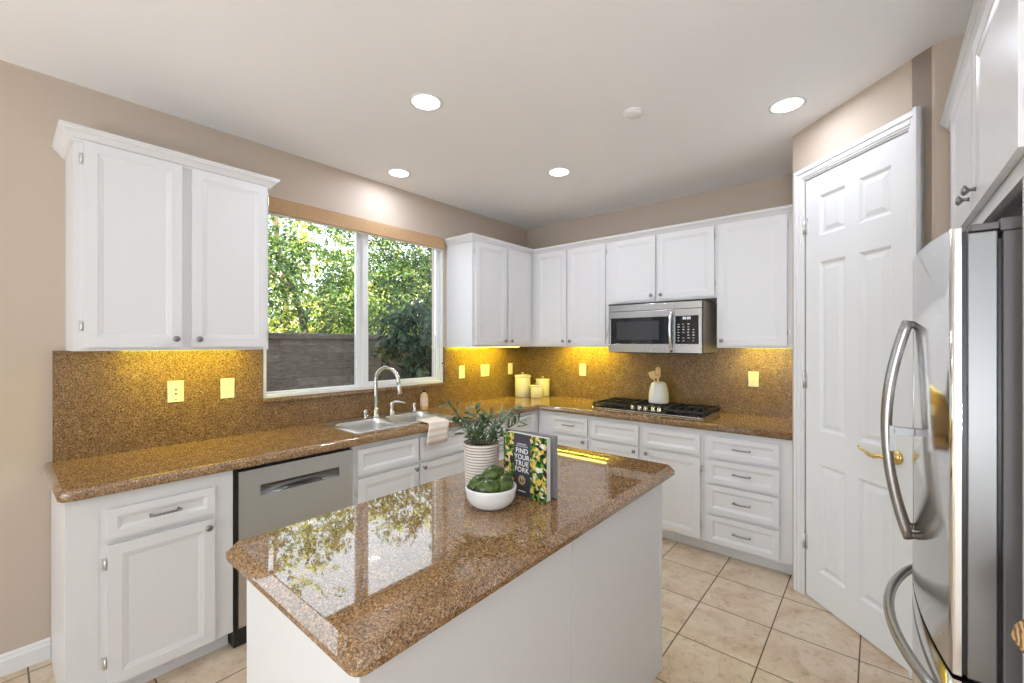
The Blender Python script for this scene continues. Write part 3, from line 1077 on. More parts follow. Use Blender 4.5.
so = to.modifiers.new('thick', 'SOLIDIFY')
so.thickness = 0.004
so.offset = 1.0
tag(to, 'white and blush striped dish towel hanging over the worktop edge in front of the sink', 'towel')

# ------------------------------------------------------------------ outlets and switches


def outlet(label, loc, rot, w=0.072, h=0.118, kind='duplex', group='ivory outlet and switch plates'):
    t = thing('wall_outlet' if kind in ('duplex', 'gfci') else 'wall_switch', label, 'outlet' if kind in ('duplex', 'gfci') else 'switch', loc, rot, group)
    MB().box((-w / 2, -0.0055, -h / 2), (w / 2, -G, h / 2)).build('cover_plate', PLATE, t, bevel=0.003)
    y1 = -0.0058
    if kind == 'duplex':
        for s in (-1, 1):
            r = MB().prism(rrect(-0.016, -0.014, 0.016, 0.014, 0.009), 0, 0.0018)
            r.v = [(x_, y1 - z_, y_ + s * 0.021) for x_, y_, z_ in r.v]
            ro = r.build('receptacle', PLATE, t)
            sl_ = MB().box((-0.0075, y1 - 0.0024, s * 0.021 - 0.003), (-0.0055, y1 - 0.0019, s * 0.021 + 0.006)).box((0.0055, y1 - 0.0024, s * 0.021 - 0.003), (0.0075, y1 - 0.0019, s * 0.021 + 0.006)).box((-0.002, y1 - 0.0024, s * 0.021 - 0.010), (0.002, y1 - 0.0019, s * 0.021 - 0.006))
            sl_.build('slot', SLOT, ro)
    elif kind == 'jack':
        for z_, r_ in ((0.045, 0.003), (0.011, 0.0065), (-0.012, 0.0065), (-0.044, 0.003)):
            MB().lathe([(r_, 0), (r_, -0.002)], (0, y1 + 0.0003, z_), 12, axis='y').build('port' if r_ > 0.004 else 'screw', SLOT, t)
    else:
        xs = [0] if w < 0.09 else [-0.023, 0.023]
        for sx in xs:
            MB().box((sx - 0.0165, y1 - 0.003, -0.033), (sx + 0.0165, y1 + 0.0001, 0.033)).build('rocker', PLATE, t, bevel=0.002)
            if kind == 'gfci':
                MB().box((sx - 0.007, y1 - 0.0045, 0.012), (sx - 0.005, y1 - 0.0031, 0.02)).box((sx + 0.005, y1 - 0.0045, 0.012), (sx + 0.007, y1 - 0.0031, 0.02)).box((sx - 0.007, y1 - 0.0045, -0.02), (sx - 0.005, y1 - 0.0031, -0.012)).box((sx + 0.005, y1 - 0.0045, -0.02), (sx + 0.007, y1 - 0.0031, -0.012)).build('slot', SLOT, t)
    return t


WX = X + ST
outlet('ivory cover plate with two dark round ports left of the window, nearest the wall end', (WX, 0.640, 1.214), R90, kind='jack')
outlet('ivory duplex outlet plate just left of the window', (WX, 0.890, 1.212), R90)
outlet('narrow ivory switch plate right of the window, closest to it', (WX, 2.800, 1.211), R90, kind='rocker')
outlet('wide ivory double switch plate on the yellow lit granite, second from the window', (WX, 3.115, 1.211), R90, w=0.118, kind='rocker2')
outlet('ivory switch plate beside the inside corner, above the tall canister', (WX, 3.500, 1.211), R90, kind='rocker')
outlet('ivory outlet plate on the back wall between the canisters and the cooktop', (-2.262, Y - ST, 1.214), 0, kind='gfci')
outlet('ivory outlet plate on the back wall right of the cooktop', (-0.735, Y - ST, 1.201), 0, kind='gfci')

# ------------------------------------------------------------------ canisters


def canister(label, x_, y_, r, h):
    t = thing('canister', label, 'canister', (x_, y_, ZC + G), 0, 'cream lidded canisters in the corner')
    body = MB().lathe([(r * 0.94, 0), (r, 0.006), (r, h * 0.86), (r * 0.98, h * 0.87)], (0, 0, 0), 32)
    body.build('jar_body', CREAM, t)
    z = h * 0.872
    lid = MB().lathe([(r * 1.0, z), (r * 1.06, z + 0.004), (r * 1.06, z + h * 0.09), (r * 1.0, z + h * 0.105), (r * 0.6, z + h * 0.118), (0.012, z + h * 0.12)], (0, 0, 0), 32)
    lo = lid.build('lid', CREAM, t)
    z2 = z + h * 0.12
    MB().lathe([(0.008, z2 - 0.002), (0.007, z2 + 0.006), (0.0135, z2 + 0.014), (0.012, z2 + 0.022), (0.004, z2 + 0.026)], (0, 0, 0), 16).build('knob', CREAM, lo)
    return t


canister('tallest cream lidded canister, in the inside corner of the worktop', -2.835, 3.545, 0.080, 0.232)
canister('middle sized cream lidded canister, right of the tallest one', -2.700, 3.715, 0.070, 0.185)
canister('smallest cream lidded canister, in front of the other two', -2.665, 3.560, 0.060, 0.130)

# ------------------------------------------------------------------ cooktop
ck = thing('gas_cooktop', 'black gas cooktop with steel trim and five knobs set in the back worktop', 'cooktop', (-1.433, 3.555, ZC + G))
cw, cdp = 0.46, 0.235
MB().box((-cw, -cdp, 0), (cw, cdp, 0.010)).build('steel_tray', STEEL, ck, bevel=0.003)
MB().box((-cw + 0.012, -cdp + 0.012, 0.0102), (cw - 0.012, cdp - 0.006, 0.016)).build('black_deck', BGLASS, ck, bevel=0.002)
burn = [(-0.31, 0.10, 0.042), (-0.31, -0.10, 0.036), (0.0, 0.04, 0.05), (0.31, 0.10, 0.042), (0.31, -0.10, 0.036)]
for bx, by, br_ in burn:
    m = MB().lathe([(br_, 0.0162), (br_, 0.026), (br_ * 0.75, 0.028), (br_ * 0.75, 0.034), (br_ * 0.6, 0.036)], (bx, by, 0), 24)
    m.build('burner', IRON, ck)
for gx in (-0.31, 0.0, 0.31):
    g = MB()
    hw = 0.145
    gz = 0.042
    y0_ = -0.21 if gx else -0.10
    y1_ = 0.215
    for s in (-1, 1):
        g.box((gx + s * hw - 0.008, y0_, gz - 0.010), (gx + s * hw + 0.008, y1_, gz + 0.006))
    for yy in (y0_ + 0.008, y1_ - 0.008, (y0_ + y1_) / 2):
        g.box((gx - hw, yy - 0.007, gz - 0.010), (gx + hw, yy + 0.007, gz + 0.006))
    for q in (-0.07, 0.0, 0.07):
        g.box((gx + q - 0.006, y0_, gz - 0.006), (gx + q + 0.006, y1_, gz + 0.0065))
    for sx in (-1, 1):
        for yy in (y0_ + 0.01, y1_ - 0.01):
            g.box((gx + sx * hw - 0.008, yy - 0.008, 0.0162), (gx + sx * hw + 0.008, yy + 0.008, gz))
    g.build('grate', IRON, ck, recalc=False)
for k in range(5):
    kx = -0.105 + k * 0.0555
    ky = -0.185 + (0.012 if k % 2 else 0)
    m = MB().lathe([(0.021, 0.0162), (0.021, 0.020), (0.0165, 0.022), (0.0155, 0.046), (0.012, 0.048)], (kx, ky, 0), 20)
    m.box((kx - 0.003, ky - 0.0165, 0.030), (kx + 0.003, ky + 0.0165, 0.052))
    m.build('control_knob', CHROME, ck, recalc=False)
GZ = ZC + G + 0.0487
cr = thing('utensil_crock', 'white rounded utensil crock standing on the back of the cooktop', 'crock', (-1.425, 3.640, GZ))
MB().lathe([(0.078, 0), (0.083, 0.004), (0.084, 0.02), (0.081, 0.08), (0.074, 0.125), (0.064, 0.158), (0.054, 0.174), (0.049, 0.178), (0.045, 0.172), (0.045, 0.05), (0.005, 0.048)], (0, 0, 0), 36).build('crock_body', CERAM, cr)


def utensil(name, label, base, tip, kind, m_=WOOD):
    t = thing(name, label, 'utensil', (base[0], base[1], base[2]), 0, 'wooden utensils in the white crock')
    d = Vector(tip) - Vector(base)
    L_ = d.length
    MB().tube([(0, 0, 0), tuple(d * 0.72)], [0.0055, 0.006], 10).build('handle', m_, t)
    z_ = d.normalized()
    right = Vector((0.82, 0.57, 0))
    right = (right - z_ * right.dot(z_)).normalized()
    nn = z_.cross(right)
    hd = MB()
    if kind == 'spoon':
        hd.ellipsoid(tuple(d * 0.88), (0.023, 0.006, 0.034), Matrix((right, nn, z_)).transposed())
    else:
        pl = [(-0.010, 0.70), (0.010, 0.70), (0.026, 0.80), (0.026, 1.0), (-0.026, 1.0), (-0.026, 0.80)]

        def pt(u_, s_, o_):
            q_ = right * u_ + d * s_ + nn * o_
            return tuple(q_)
        if kind == 'slotted':
            for a_, b__ in ((-0.026, -0.0165), (-0.0095, -0.004), (0.004, 0.0095), (0.0165, 0.026)):
                hd.rings([[pt(a_, 0.80, -0.003), pt(b__, 0.80, -0.003), pt(b__, 1.0, -0.003), pt(a_, 1.0, -0.003)], [pt(a_, 0.80, 0.003), pt(b__, 0.80, 0.003), pt(b__, 1.0, 0.003), pt(a_, 1.0, 0.003)]], smooth=False)
            for s0_, s1_ in ((0.72, 0.81), (0.97, 1.0)):
                w0 = 0.012 if s0_ < 0.8 else 0.026
                hd.rings([[pt(-w0, s0_, -0.0032), pt(w0, s0_, -0.0032), pt(0.026, s1_, -0.0032), pt(-0.026, s1_, -0.0032)], [pt(-w0, s0_, 0.0032), pt(w0, s0_, 0.0032), pt(0.026, s1_, 0.0032), pt(-0.026, s1_, 0.0032)]], smooth=False)
        else:
            hd.rings([[pt(u_, s_, -0.003) for u_, s_ in pl], [pt(u_, s_, 0.003) for u_, s_ in pl]], smooth=False)
    hd.build('head', m_, t)
    return t


ub = GZ + 0.0505
utensil('slotted_spatula', 'pale wooden slotted spatula, the wide one on the right in the white crock', (-1.422, 3.622, ub), (-1.424, 3.602, ub + 0.222), 'slotted')
utensil('wooden_spatula', 'pale wooden solid spatula leaning left in the white crock', (-1.408, 3.640, ub), (-1.492, 3.640, ub + 0.214), 'flat')
utensil('wooden_spoon', 'thin wooden spoon sticking up behind the spatulas in the white crock', (-1.440, 3.664, ub), (-1.444, 3.674, ub + 0.252), 'spoon')

# ------------------------------------------------------------------ microwave (local x = +X, y into wall)
MX0, MXW, MYF = -1.749, 0.760, 3.354
mw = thing('microwave', 'stainless steel over the range microwave with a black glass door, below the short cabinet', 'microwave', (MX0, MYF, 1.404))
MH = 0.394
MB().box((0.0, 0.042, 0.004), (MXW, Y - ST - MYF - 0.002, MH)).build('casing', mat('warm_grey_casing', srgb(168, 162, 148), 0.35), mw, bevel=0.002)
MB().box((0.001, 0.030, 0.0), (MXW - 0.001, 0.0415, MH - 0.001)).box((0.04, 0.05, -0.006), (MXW - 0.04, 0.40, 0.0035)).build('seal', BLACK, mw, recalc=False)
xd = 0.555
d_ = MB().box((0.002, 0.004, 0.002), (xd, 0.0298, 0.070)).box((0.002, 0.004, 0.285), (xd, 0.0298, 0.338)).box((0.002, 0.004, 0.070), (0.020, 0.0298, 0.285)).box((xd - 0.012, 0.004, 0.070), (xd, 0.0298, 0.285))
dd = d_.build('door', STEEL, mw, bevel=0.0015, recalc=False)
MB().box((0.0202, 0.0052, 0.0702), (xd - 0.0122, 0.029, 0.2848)).build('window_glass', BGLASS, dd)
MB().box((0.075, 0.0045, 0.105), (0.435, 0.0051, 0.255)).build('mesh_screen', mat('grey_door_screen', (0.045, 0.045, 0.048), 0.15), dd)
tp = MB().box((0.002, 0.004, 0.341), (MXW - 0.002, 0.0298, MH - 0.001))
tp.build('vent_strip', STEEL, mw, bevel=0.0015)
cp = MB().box((xd + 0.002, 0.004, 0.002), (MXW - 0.002, 0.0298, 0.070)).box((xd + 0.002, 0.004, 0.285), (MXW - 0.002, 0.0298, 0.338)).box((xd + 0.002, 0.004, 0.070), (xd + 0.008, 0.0298, 0.285)).box((MXW - 0.024, 0.004, 0.070), (MXW - 0.002, 0.0298, 0.285))
cpo = cp.build('control_panel', STEEL, mw, bevel=0.0015, recalc=False)
MB().box((xd + 0.0082, 0.0048, 0.0702), (MXW - 0.0242, 0.029, 0.2848)).build('panel_glass', BGLASS, cpo)
KEYM = mat('pale_key_print', (0.55, 0.55, 0.55), 0.5)
DISP = bpy.data.materials.new('lit_clock_digits')
DISP.use_nodes = True
n_ = DISP.node_tree.nodes
n_['Principled BSDF'].inputs['Emission Color'].default_value = (0.8, 0.9, 1, 1)
n_['Principled BSDF'].inputs['Emission Strength'].default_value = 0.8
rng = random.Random(3)
ky = MB()
for r in range(7):
    for c in range(4):
        if rng.random() < 0.12:
            continue
        a = xd + 0.026 + c * 0.037
        z_ = 0.092 + r * 0.021
        ww = rng.uniform(0.008, 0.016)
        ky.box((a, 0.0042, z_), (a + ww, 0.0047, z_ + rng.uniform(0.004, 0.009)))
ky.build('keypad_print', KEYM, cpo, recalc=False)
dg_ = MB()
for k in range(4):
    a = xd + 0.066 + k * 0.014 + (0.004 if k > 1 else 0)
    dg_.box((a, 0.0041, 0.256), (a + 0.002, 0.0047, 0.276)).box((a + 0.007, 0.0041, 0.256), (a + 0.009, 0.0047, 0.276)).box((a, 0.0041, 0.274), (a + 0.009, 0.0047, 0.276)).box((a, 0.0041, 0.265), (a + 0.009, 0.0047, 0.267))
dg_.build('clock_digits', DISP, cpo, recalc=False)
hm = MB()
pts = []
for i in range(17):
    u_ = i / 16
    pts.append((xd - 0.020, 0.0 - 0.034 * math.sin(PI * u_) ** 0.7, 0.012 + 0.316 * u_))
hm.tube(pts, 0.0115, 14)
hm.box((xd - 0.028, -0.004, 0.010), (xd - 0.012, 0.0039, 0.030)).box((xd - 0.028, -0.004, 0.312), (xd - 0.012, 0.0039, 0.330))
hm.build('handle', FSTEEL, dd, recalc=False)

# ------------------------------------------------------------------ refrigerator (world axes, faces -X)
FY0, FY1, FZ = 1.457, 2.367, 1.752
FC = (FY0 + FY1) / 2
rf = thing('refrigerator', 'stainless steel french door refrigerator with bowed bar handles, right of the pantry door', 'refrigerator', (0.0, FY0, 0))
MB().box((0.217, 0.0, 0.02), (0.90, FY1 - FY0, 1.735)).build('cabinet_body', GREYP, rf, bevel=0.004)
MB().box((0.2102, 0.012, 0.06), (0.2168, FY1 - FY0 - 0.012, 1.72)).build('door_gasket', BLACK, rf)
MB().box((0.225, 0.03, 0.0), (0.88, FY1 - FY0 - 0.03, 0.0195)).build('base_grille', BLACK, rf)


def front_x(y):
    u_ = (y - (FC - FY0)) / ((FY1 - FY0) / 2)
    return 0.090 + 0.046 * abs(u_) ** 2.0


def shell(ya, yb, za, zb, name):
    nn = 24
    outer = [(front_x(y), y) for y in lin(ya, yb, nn)]
    r_ = 0.006
    pl = [(outer[0][0] + 0.005, ya - 0.0)] + [(outer[0][0] + 0.001, ya + 0.0012)] + [(a, b__) for a, b__ in outer[1:-1]] + [(outer[-1][0] + 0.001, yb - 0.0012), (outer[-1][0] + 0.005, yb), (0.152, yb), (0.152, ya)]
    m_ = MB()
    m_.rings([[(a, b__, za) for a, b__ in pl], [(a, b__, zb) for a, b__ in pl]], smooth=False)
    for k in range(len(m_.f) - 2):
        m_.smooth[k] = 1 <= k <= nn - 1
    o_ = m_.build(name, FSTEEL, rf)
    MB().box((0.1522, ya + 0.004, za + 0.004), (0.1608, yb - 0.004, zb - 0.008)).build('black_seam', BLACK, o_)
    MB().box((0.161, ya, za), (0.2100, yb, zb - 0.014)).build('inner_door', DOORIN, o_, bevel=0.003)
    return o_


hc = FC - FY0
d1 = shell(0.0, hc - 0.003, 0.700, FZ, 'door')
d2 = shell(hc + 0.003, FY1 - FY0, 0.700, FZ, 'door')
d3 = shell(0.0, FY1 - FY0, 0.075, 0.688, 'freezer_drawer')


def bow(yc, par, z0, z1):
    m_ = MB()
    pts = []
    xa = front_x(yc)
    for i in range(25):
        u_ = i / 24
        s_ = math.sin(PI * u_) ** 0.85
        pts.append((xa - 0.012 - 0.055 * s_, yc, z0 + (z1 - z0) * u_))
    m_.tube(pts, 0.0145, 14)
    m_.tube([(xa + 0.001, yc, z0 + 0.012), (xa - 0.016, yc, z0 + 0.010)], 0.011, 10)
    m_.tube([(xa + 0.001, yc, z1 - 0.012), (xa - 0.016, yc, z1 - 0.010)], 0.011, 10)
    m_.build('handle', HANDM, par, recalc=False)


bow(hc - 0.045, d1, 0.862, 1.552)
bow(hc + 0.045, d2, 0.862, 1.552)
# small catch bracket between handle and door at mid height
cb = MB().box((front_x(hc - 0.045) - 0.062, hc - 0.056, 1.188), (front_x(hc - 0.045) - 0.001, hc - 0.034, 1.212)).box((front_x(hc - 0.045) - 0.060, hc - 0.060, 1.135), (front_x(hc - 0.045) - 0.046, hc - 0.056, 1.216))
cb.lathe([(0.007, 0), (0.007, -0.004)], (front_x(hc) - 0.042, hc - 0.056, 1.20), 10, axis='y')
cb.build('catch_bracket', DOORIN, d1, recalc=False)
m_ = MB()
pts = []
for i in range(33):
    u_ = i / 32
    y_ = 0.05 + (FY1 - FY0 - 0.14) * u_
    s_ = math.sin(PI * u_) ** 0.7
    pts.append((front_x(y_) - 0.010 - 0.050 * s_, y_, 0.615))
m_.tube(pts, 0.0145, 14)
for y_ in (0.062, FY1 - FY0 - 0.102):
    m_.tube([(front_x(y_) + 0.001, y_, 0.615), (front_x(y_) - 0.015, y_, 0.615)], 0.011, 10)
m_.build('handle', HANDM, d3, recalc=False)
hcov = MB()
pl = [(0.166, 0.002), (0.172, 0.0), (0.212, 0.0), (0.212, 0.10), (0.166, 0.10)]
hcov.rings([[(a, b__, 1.741) for a, b__ in pl], [(a, b__, 1.757) for a, b__ in pl]], smooth=False)
hcov.box((0.213, 0.0, 1.736), (0.285, 0.11, 1.764))
hcov.build('hinge_cover', GREYP, rf, bevel=0.003, recalc=False)

# ------------------------------------------------------------------ recessed lights, smoke detector, under-cabinet lights
spots = [((-1.806, 1.448), 'round recessed ceiling light over the island, the largest in view left of centre'),
         ((-2.713, 1.924), 'round recessed ceiling light above the sink, closest to the window wall'),
         ((-1.794, 2.673), 'round recessed ceiling light in the middle of the ceiling, near the back cabinets'),
         ((-0.365, 2.698), 'round recessed ceiling light in front of the pantry door')]
for k, ((lx, ly), lab) in enumerate(spots):
    t = thing('recessed_light', lab, 'ceiling light', (lx, ly, CZ), 0, 'recessed ceiling lights')
    MB().lathe([(0.088, -G), (0.088, -0.003), (0.078, -0.006), (0.071, -0.003), (0.071, -G)], (0, 0, 0), 40, False, False).build('trim_ring', TRIM, t)
    MB().lathe([(0.0705, -0.0022), (0.04, -0.0022), (0.002, -0.0022)], (0, 0, 0), 40, False, True).build('diffuser', LAMP, t)
    area('downlight', (lx, ly, CZ - 0.012), (0, 0, -1), 0.13, 0.13, DOWN_POWER[k], DOWN_COL, 'DISK')
for lx, ly, lp in REAR_FILL:  # added fill lamps, out of view
    area('downlight', (lx, ly, CZ - 0.012), (0, 0, -1), 0.13, 0.13, lp, DOWN_COL, 'DISK')
t = thing('smoke_detector', 'small white round smoke detector on the ceiling', 'smoke detector', (-1.019, 2.238, CZ))
MB().lathe([(0.052, -G), (0.052, -0.004), (0.048, -0.008)], (0, 0, 0), 32).build('base_plate', CEIL, t)
MB().lathe([(0.046, -0.0082), (0.042, -0.014), (0.034, -0.017), (0.010, -0.018)], (0, 0, 0), 32).build('cover', CEIL, t)


def under_light(label, loc, rot, w, power, drop=0.001):
    gy = abs(loc[0] - X) - 0.15 if rot else Y - 0.15 - loc[1]   # the tube's light leaves close to the wall
    t = thing('under_cabinet_light', label, 'light', loc, rot, 'yellow lights under the wall cabinets')
    MB().box((0, 0, 0.012), (w, 0.05, 0.0215)).build('housing', TRIM, t, bevel=0.002)
    MB().box((0.006, 0.004, drop), (w - 0.006, 0.046, 0.0118)).build('diffuser', ULAMP, t, bevel=0.003)
    c_, s_ = math.cos(rot), math.sin(rot)
    lx, ly = w / 2, gy
    px_, py_ = loc[0] + lx * c_ - ly * s_, loc[1] + lx * s_ + ly * c_
    dx, dy = 0.45 * -s_, 0.45 * c_
    a_ = area('under_cabinet_glow', (px_, py_, loc[2] + drop - 0.004), (dx, dy, -1), 0.05, w * 0.9, power * 0.62, (1, 0.94, 0.03))
    # keep the long side along the cabinet
    a_.rotation_euler = (Matrix.Rotation(rot, 4, 'Z') @ Matrix.Rotation(math.radians(14), 4, 'X')).to_euler()
    a_.data.size, a_.data.size_y = w * 0.9, 0.04


under_light('yellow light strip under the wall cabinet right of the window', (UX - 0.06, 2.70, UZ0), R90, 0.66, 8.5, -0.006)
under_light('yellow light strip under the wall cabinet left of the microwave', (-2.50, UY + 0.06, UZ0), 0, 0.62, 8.5)
under_light('short yellow light under the wall cabinet left of the window', (UX - 0.16, 0.40, UZ0), R90, 0.60, 5.0)
under_light('short yellow light under the wall cabinet right of the microwave', (-0.84, UY + 0.16, UZ0), 0, 0.36, 3.0)

# ------------------------------------------------------------------ island still life
ZI = ZC + G
pt_ = thing('potted_plant', 'leafy olive plant in a ribbed cream pot on the island', 'plant', (-1.185, 1.224, ZI))
pr = [(0.052, 0.0), (0.060, 0.003)]
PH = 0.173
n_r = 15
for k in range(n_r * 6):
    z_ = 0.008 + (PH - 0.014) * k / (n_r * 6 - 1)
    base_r = 0.0635 + 0.006 * (z_ / PH)
    ribbed = 0.0022 * max(0.0, 1 - abs(math.sin(PI * n_r * k / (n_r * 6 - 1))) * 1.6) if z_ > 0.012 else 0
    pr.append((base_r - ribbed * 1.6, z_))
pr += [(0.0695, PH), (0.066, PH), (0.064, PH - 0.006), (0.062, PH - 0.02)]
pot = MB().lathe(pr, (0, 0, 0), 48, True, False).build('pot', POTM, pt_)
MB().lathe([(0.0625, PH - 0.022), (0.002, PH - 0.018)], (0, 0, 0), 24, False, True).build('soil', SOIL, pt_)
ca = math.atan2(0.64, 0.77)
for s_ in (1,):
    cx, cy = s_ * 0.0695 * math.cos(ca), s_ * 0.0695 * math.sin(ca)
    ring = []
    for i in range(17):
        a = 2 * PI * i / 16
        rr_ = 0.014
        ring.append((cx + s_ * math.cos(ca) * (0.006 + 0.008 * math.sin(a)), cy + s_ * math.sin(ca) * (0.006 + 0.008 * math.sin(a)), PH - 0.026 + rr_ * math.cos(a)))
    MB().tube(ring, 0.0032, 8, False).build('ring_handle', POTM, pot)
LEAF = mat('grey_green_olive_leaf', srgb(78, 100, 74), 0.42)
nt, N, L, B = nodes(LEAF)
nz = noise(nt, coord(nt), 55, 2)
rr = ramp(nt, [(0.30, srgb(52, 70, 62)), (0.5, srgb(86, 108, 74)), (0.72, srgb(140, 156, 104))])
L.new(nz.outputs[0], rr.inputs[0])
L.new(rr.outputs[0], B.inputs['Base Color'])
STEM = mat('olive_stem', srgb(112, 116, 78), 0.6)


def leaf_geo(mb, base, d, nrm, ln, wd, bend=0.2):
    d = d.normalized()
    side = d.cross(nrm)
    side = side.normalized() if side.length > 1e-4 else Vector((1, 0, 0))
    nn = side.cross(d)
    ts = [0, 0.18, 0.42, 0.7, 1.0]
    ws = [0.12, 0.75, 1.0, 0.68, 0.02]
    vs_, fs_ = [], []
    for t_, w_ in zip(ts, ws):
        c_ = base + d * (ln * t_) - nn * (bend * ln * t_ * t_)
        vs_ += [c_ - side * (wd * w_ * 0.5) + nn * (wd * 0.18 * w_), c_, c_ + side * (wd * w_ * 0.5) + nn * (wd * 0.18 * w_)]
    for k in range(4):
        a = k * 3
        fs_ += [(a, a + 1, a + 4, a + 3), (a + 1, a + 2, a + 5, a + 4)]
    mb.add(vs_, fs_, True)


rng = random.Random(11)
rvec = Vector((0.7654, 0.6436, 0))
fvec = Vector((-0.6436, 0.7654, 0))
# branch tips: (right, towards the back wall, up) from the middle of the soil
tips = [(-0.135, 0.02, 0.165), (-0.10, -0.03, 0.10), (-0.05, 0.03, 0.135), (-0.022, -0.015, 0.15), (0.03, 0.05, 0.12), (0.075, -0.01, 0.125), (0.135, 0.02, 0.155), (0.11, 0.05, 0.105),
        (0.04, -0.045, 0.085), (-0.035, -0.05, 0.085), (0.165, 0.03, 0.10), (0.005, 0.02, 0.10), (-0.075, 0.045, 0.09)]
for ti, (a, b_, c) in enumerate(tips):
    st = Vector((0, 0, PH - 0.026)) + rvec * (a * 0.22) + fvec * (b_ * 0.3)
    en = Vector((0, 0, PH - 0.02 + c)) + rvec * a + fvec * b_
    mid = (st + en) / 2 + Vector((0, 0, 0.02)) - rvec * (a * 0.12)
    pts = []
    for i in range(11):
        t_ = i / 10
        pts.append(st * (1 - t_) ** 2 + mid * (2 * t_ * (1 - t_)) + en * t_ * t_)
    bro = MB().tube(pts, lin(0.0024, 0.0010, 11), 6).build('branch', STEM, pt_)
    lm = MB()
    nl = 7 if abs(a) < 0.1 else 9
    for k in range(nl):
        t_ = 0.22 + 0.76 * k / (nl - 1)
        i = min(9, int(t_ * 10))
        p_ = pts[i].lerp(pts[i + 1], t_ * 10 - i)
        tang = (pts[i + 1] - pts[i]).normalized()
        for s_ in (0, 1):
            if rng.random() < 0.12:
                continue
            rnd = Vector((rng.uniform(-1, 1), rng.uniform(-1, 1), rng.uniform(-0.4, 0.6))).normalized()
            out = (rnd - tang * rnd.dot(tang)).normalized()
            dd_ = tang * rng.uniform(0.35, 0.9) + out
            up_ = (Vector((0, 0, 1)) + Vector((rng.uniform(-.6, .6), rng.uniform(-.6, .6), 0)))
            leaf_geo(lm, p_, dd_, up_, rng.uniform(0.040, 0.066), rng.uniform(0.0115, 0.0165), rng.uniform(-0.1, 0.3))
    leaf_geo(lm, pts[-1], (pts[-1] - pts[-2]), Vector((0.3, 0.2, 1)), 0.036, 0.009, 0.05)
    lm.build('leaves', LEAF, bro, recalc=False)

bw = thing('fruit_bowl', 'white ceramic bowl of avocados on the island in front of the plant', 'bowl', (-1.021, 1.101, ZI))
MB().lathe([(0.048, 0), (0.058, 0.002), (0.074, 0.014), (0.084, 0.034), (0.0885, 0.060), (0.0885, 0.068), (0.085, 0.0695), (0.0825, 0.066), (0.079, 0.038), (0.066, 0.016), (0.050, 0.009), (0.004, 0.008)], (0, 0, 0), 48).build('bowl_body', CERAM, bw)
AVO = mat('dark_green_avocado_skin', srgb(70, 96, 40), 0.22)
nt, N, L, B = nodes(AVO)
nz = noise(nt, coord(nt), 60, 4)
rr = ramp(nt, [(0.3, srgb(40, 56, 20)), (0.55, srgb(72, 92, 34)), (0.8, srgb(118, 126, 52))])
L.new(nz.outputs[0], rr.inputs[0])
L.new(rr.outputs[0], B.inputs['Base Color'])
nz2 = noise(nt, coord(nt), 220, 2)
bump(nt, B, nz2.outputs[0], 0.25, 0.002)


def avocado(label, a, b_, z_, yaw, tilt, s=1.0):
    """a right, b away from the camera, relative to the bowl"""
    p_ = Vector((-1.021, 1.101, ZI + z_)) + rvec * a + fvec * b_
    t = thing('avocado', label, 'avocado', tuple(p_), 0, 'avocados in the white bowl')
    ax = (rvec * math.cos(yaw) * math.cos(tilt) + fvec * math.sin(yaw) * math.cos(tilt) + Vector((0, 0, math.sin(tilt)))).normalized()
    o_ = ax.orthogonal().normalized()
    M_ = Matrix((o_, ax.cross(o_), ax)).transposed()
    MB().ellipsoid((0, 0, 0), (0.0315 * s, 0.0315 * s, 0.045 * s), M_, 24, 18, shape=lambda q: 1.0 - 0.22 * max(0, q) ** 1.5).build('fruit', AVO, t)
    e_ = ax * 0.0445 * s
    MB().tube([tuple(e_ * 0.98), tuple(e_ * 1.08)], [0.004, 0.003], 8).build('stem_end', STEM, t)


avocado('avocado at the left side of the white bowl, leaning on the rim', -0.043, 0.004, 0.070, 0.9, 0.35, 1.0)
avocado('avocado lying across the front of the white bowl', -0.006, -0.036, 0.069, 0.15, 0.08, 1.0)
avocado('avocado at the right side of the white bowl beside the book', 0.045, -0.002, 0.072, 1.2, 0.5, 1.0)
avocado('topmost avocado in the middle of the white bowl', 0.004, 0.026, 0.094, 0.6, 0.4, 1.03)
avocado('avocado at the back of the white bowl, half hidden behind the topmost one', 0.016, 0.056, 0.070, 2.6, 0.1, 0.74)

# cookbook standing part open, cover to the camera
BR = Vector((-0.880, 1.232, ZI))       # front cover bottom right
BL = Vector((-1.084, 1.244, ZI))
bk_d = (BR - BL)
bw_, bh_ = bk_d.length, 0.226
bk = thing('cookbook', 'upright cookbook with a dark title band and food photographs, beside the fruit bowl', 'book', tuple(BL), math.atan2(bk_d.y, bk_d.x))
COV = mat('food_collage_print', (0.3, 0.4, 0.1), 0.3)
nt, N, L, B = nodes(COV)
vo = nt.nodes.new('ShaderNodeTexVoronoi')
vo.inputs['Scale'].default_value = 85
L.new(coord(nt), vo.inputs['Vector'])
sp = nt.nodes.new('ShaderNodeSeparateColor')
L.new(vo.outputs['Color'], sp.inputs[0])
rr = ramp(nt, [(0.0, srgb(28, 38, 24)), (0.18, srgb(52, 104, 36)), (0.40, srgb(120, 160, 60)), (0.55, srgb(222, 190, 80)), (0.70, srgb(236, 206, 140)), (0.84, srgb(70, 120, 60)), (0.94, srgb(238, 236, 226))], 'CONSTANT')
L.new(sp.outputs[0], rr.inputs[0])
nz = noise(nt, coord(nt), 130, 3)
r9 = ramp(nt, [(0.3, (0.55, 0.55, 0.55, 1)), (0.6, (1.1, 1.1, 1.1, 1))])
L.new(nz.outputs[0], r9.inputs[0])
L.new(mix(nt, rr.outputs[0], r9.outputs[0], 0.8, 'MULTIPLY'), B.inputs['Base Color'])
BAND = mat('charcoal_title_band', srgb(66, 62, 72), 0.4)
PAGE = mat('white_page_edges', srgb(226, 224, 220), 0.8)
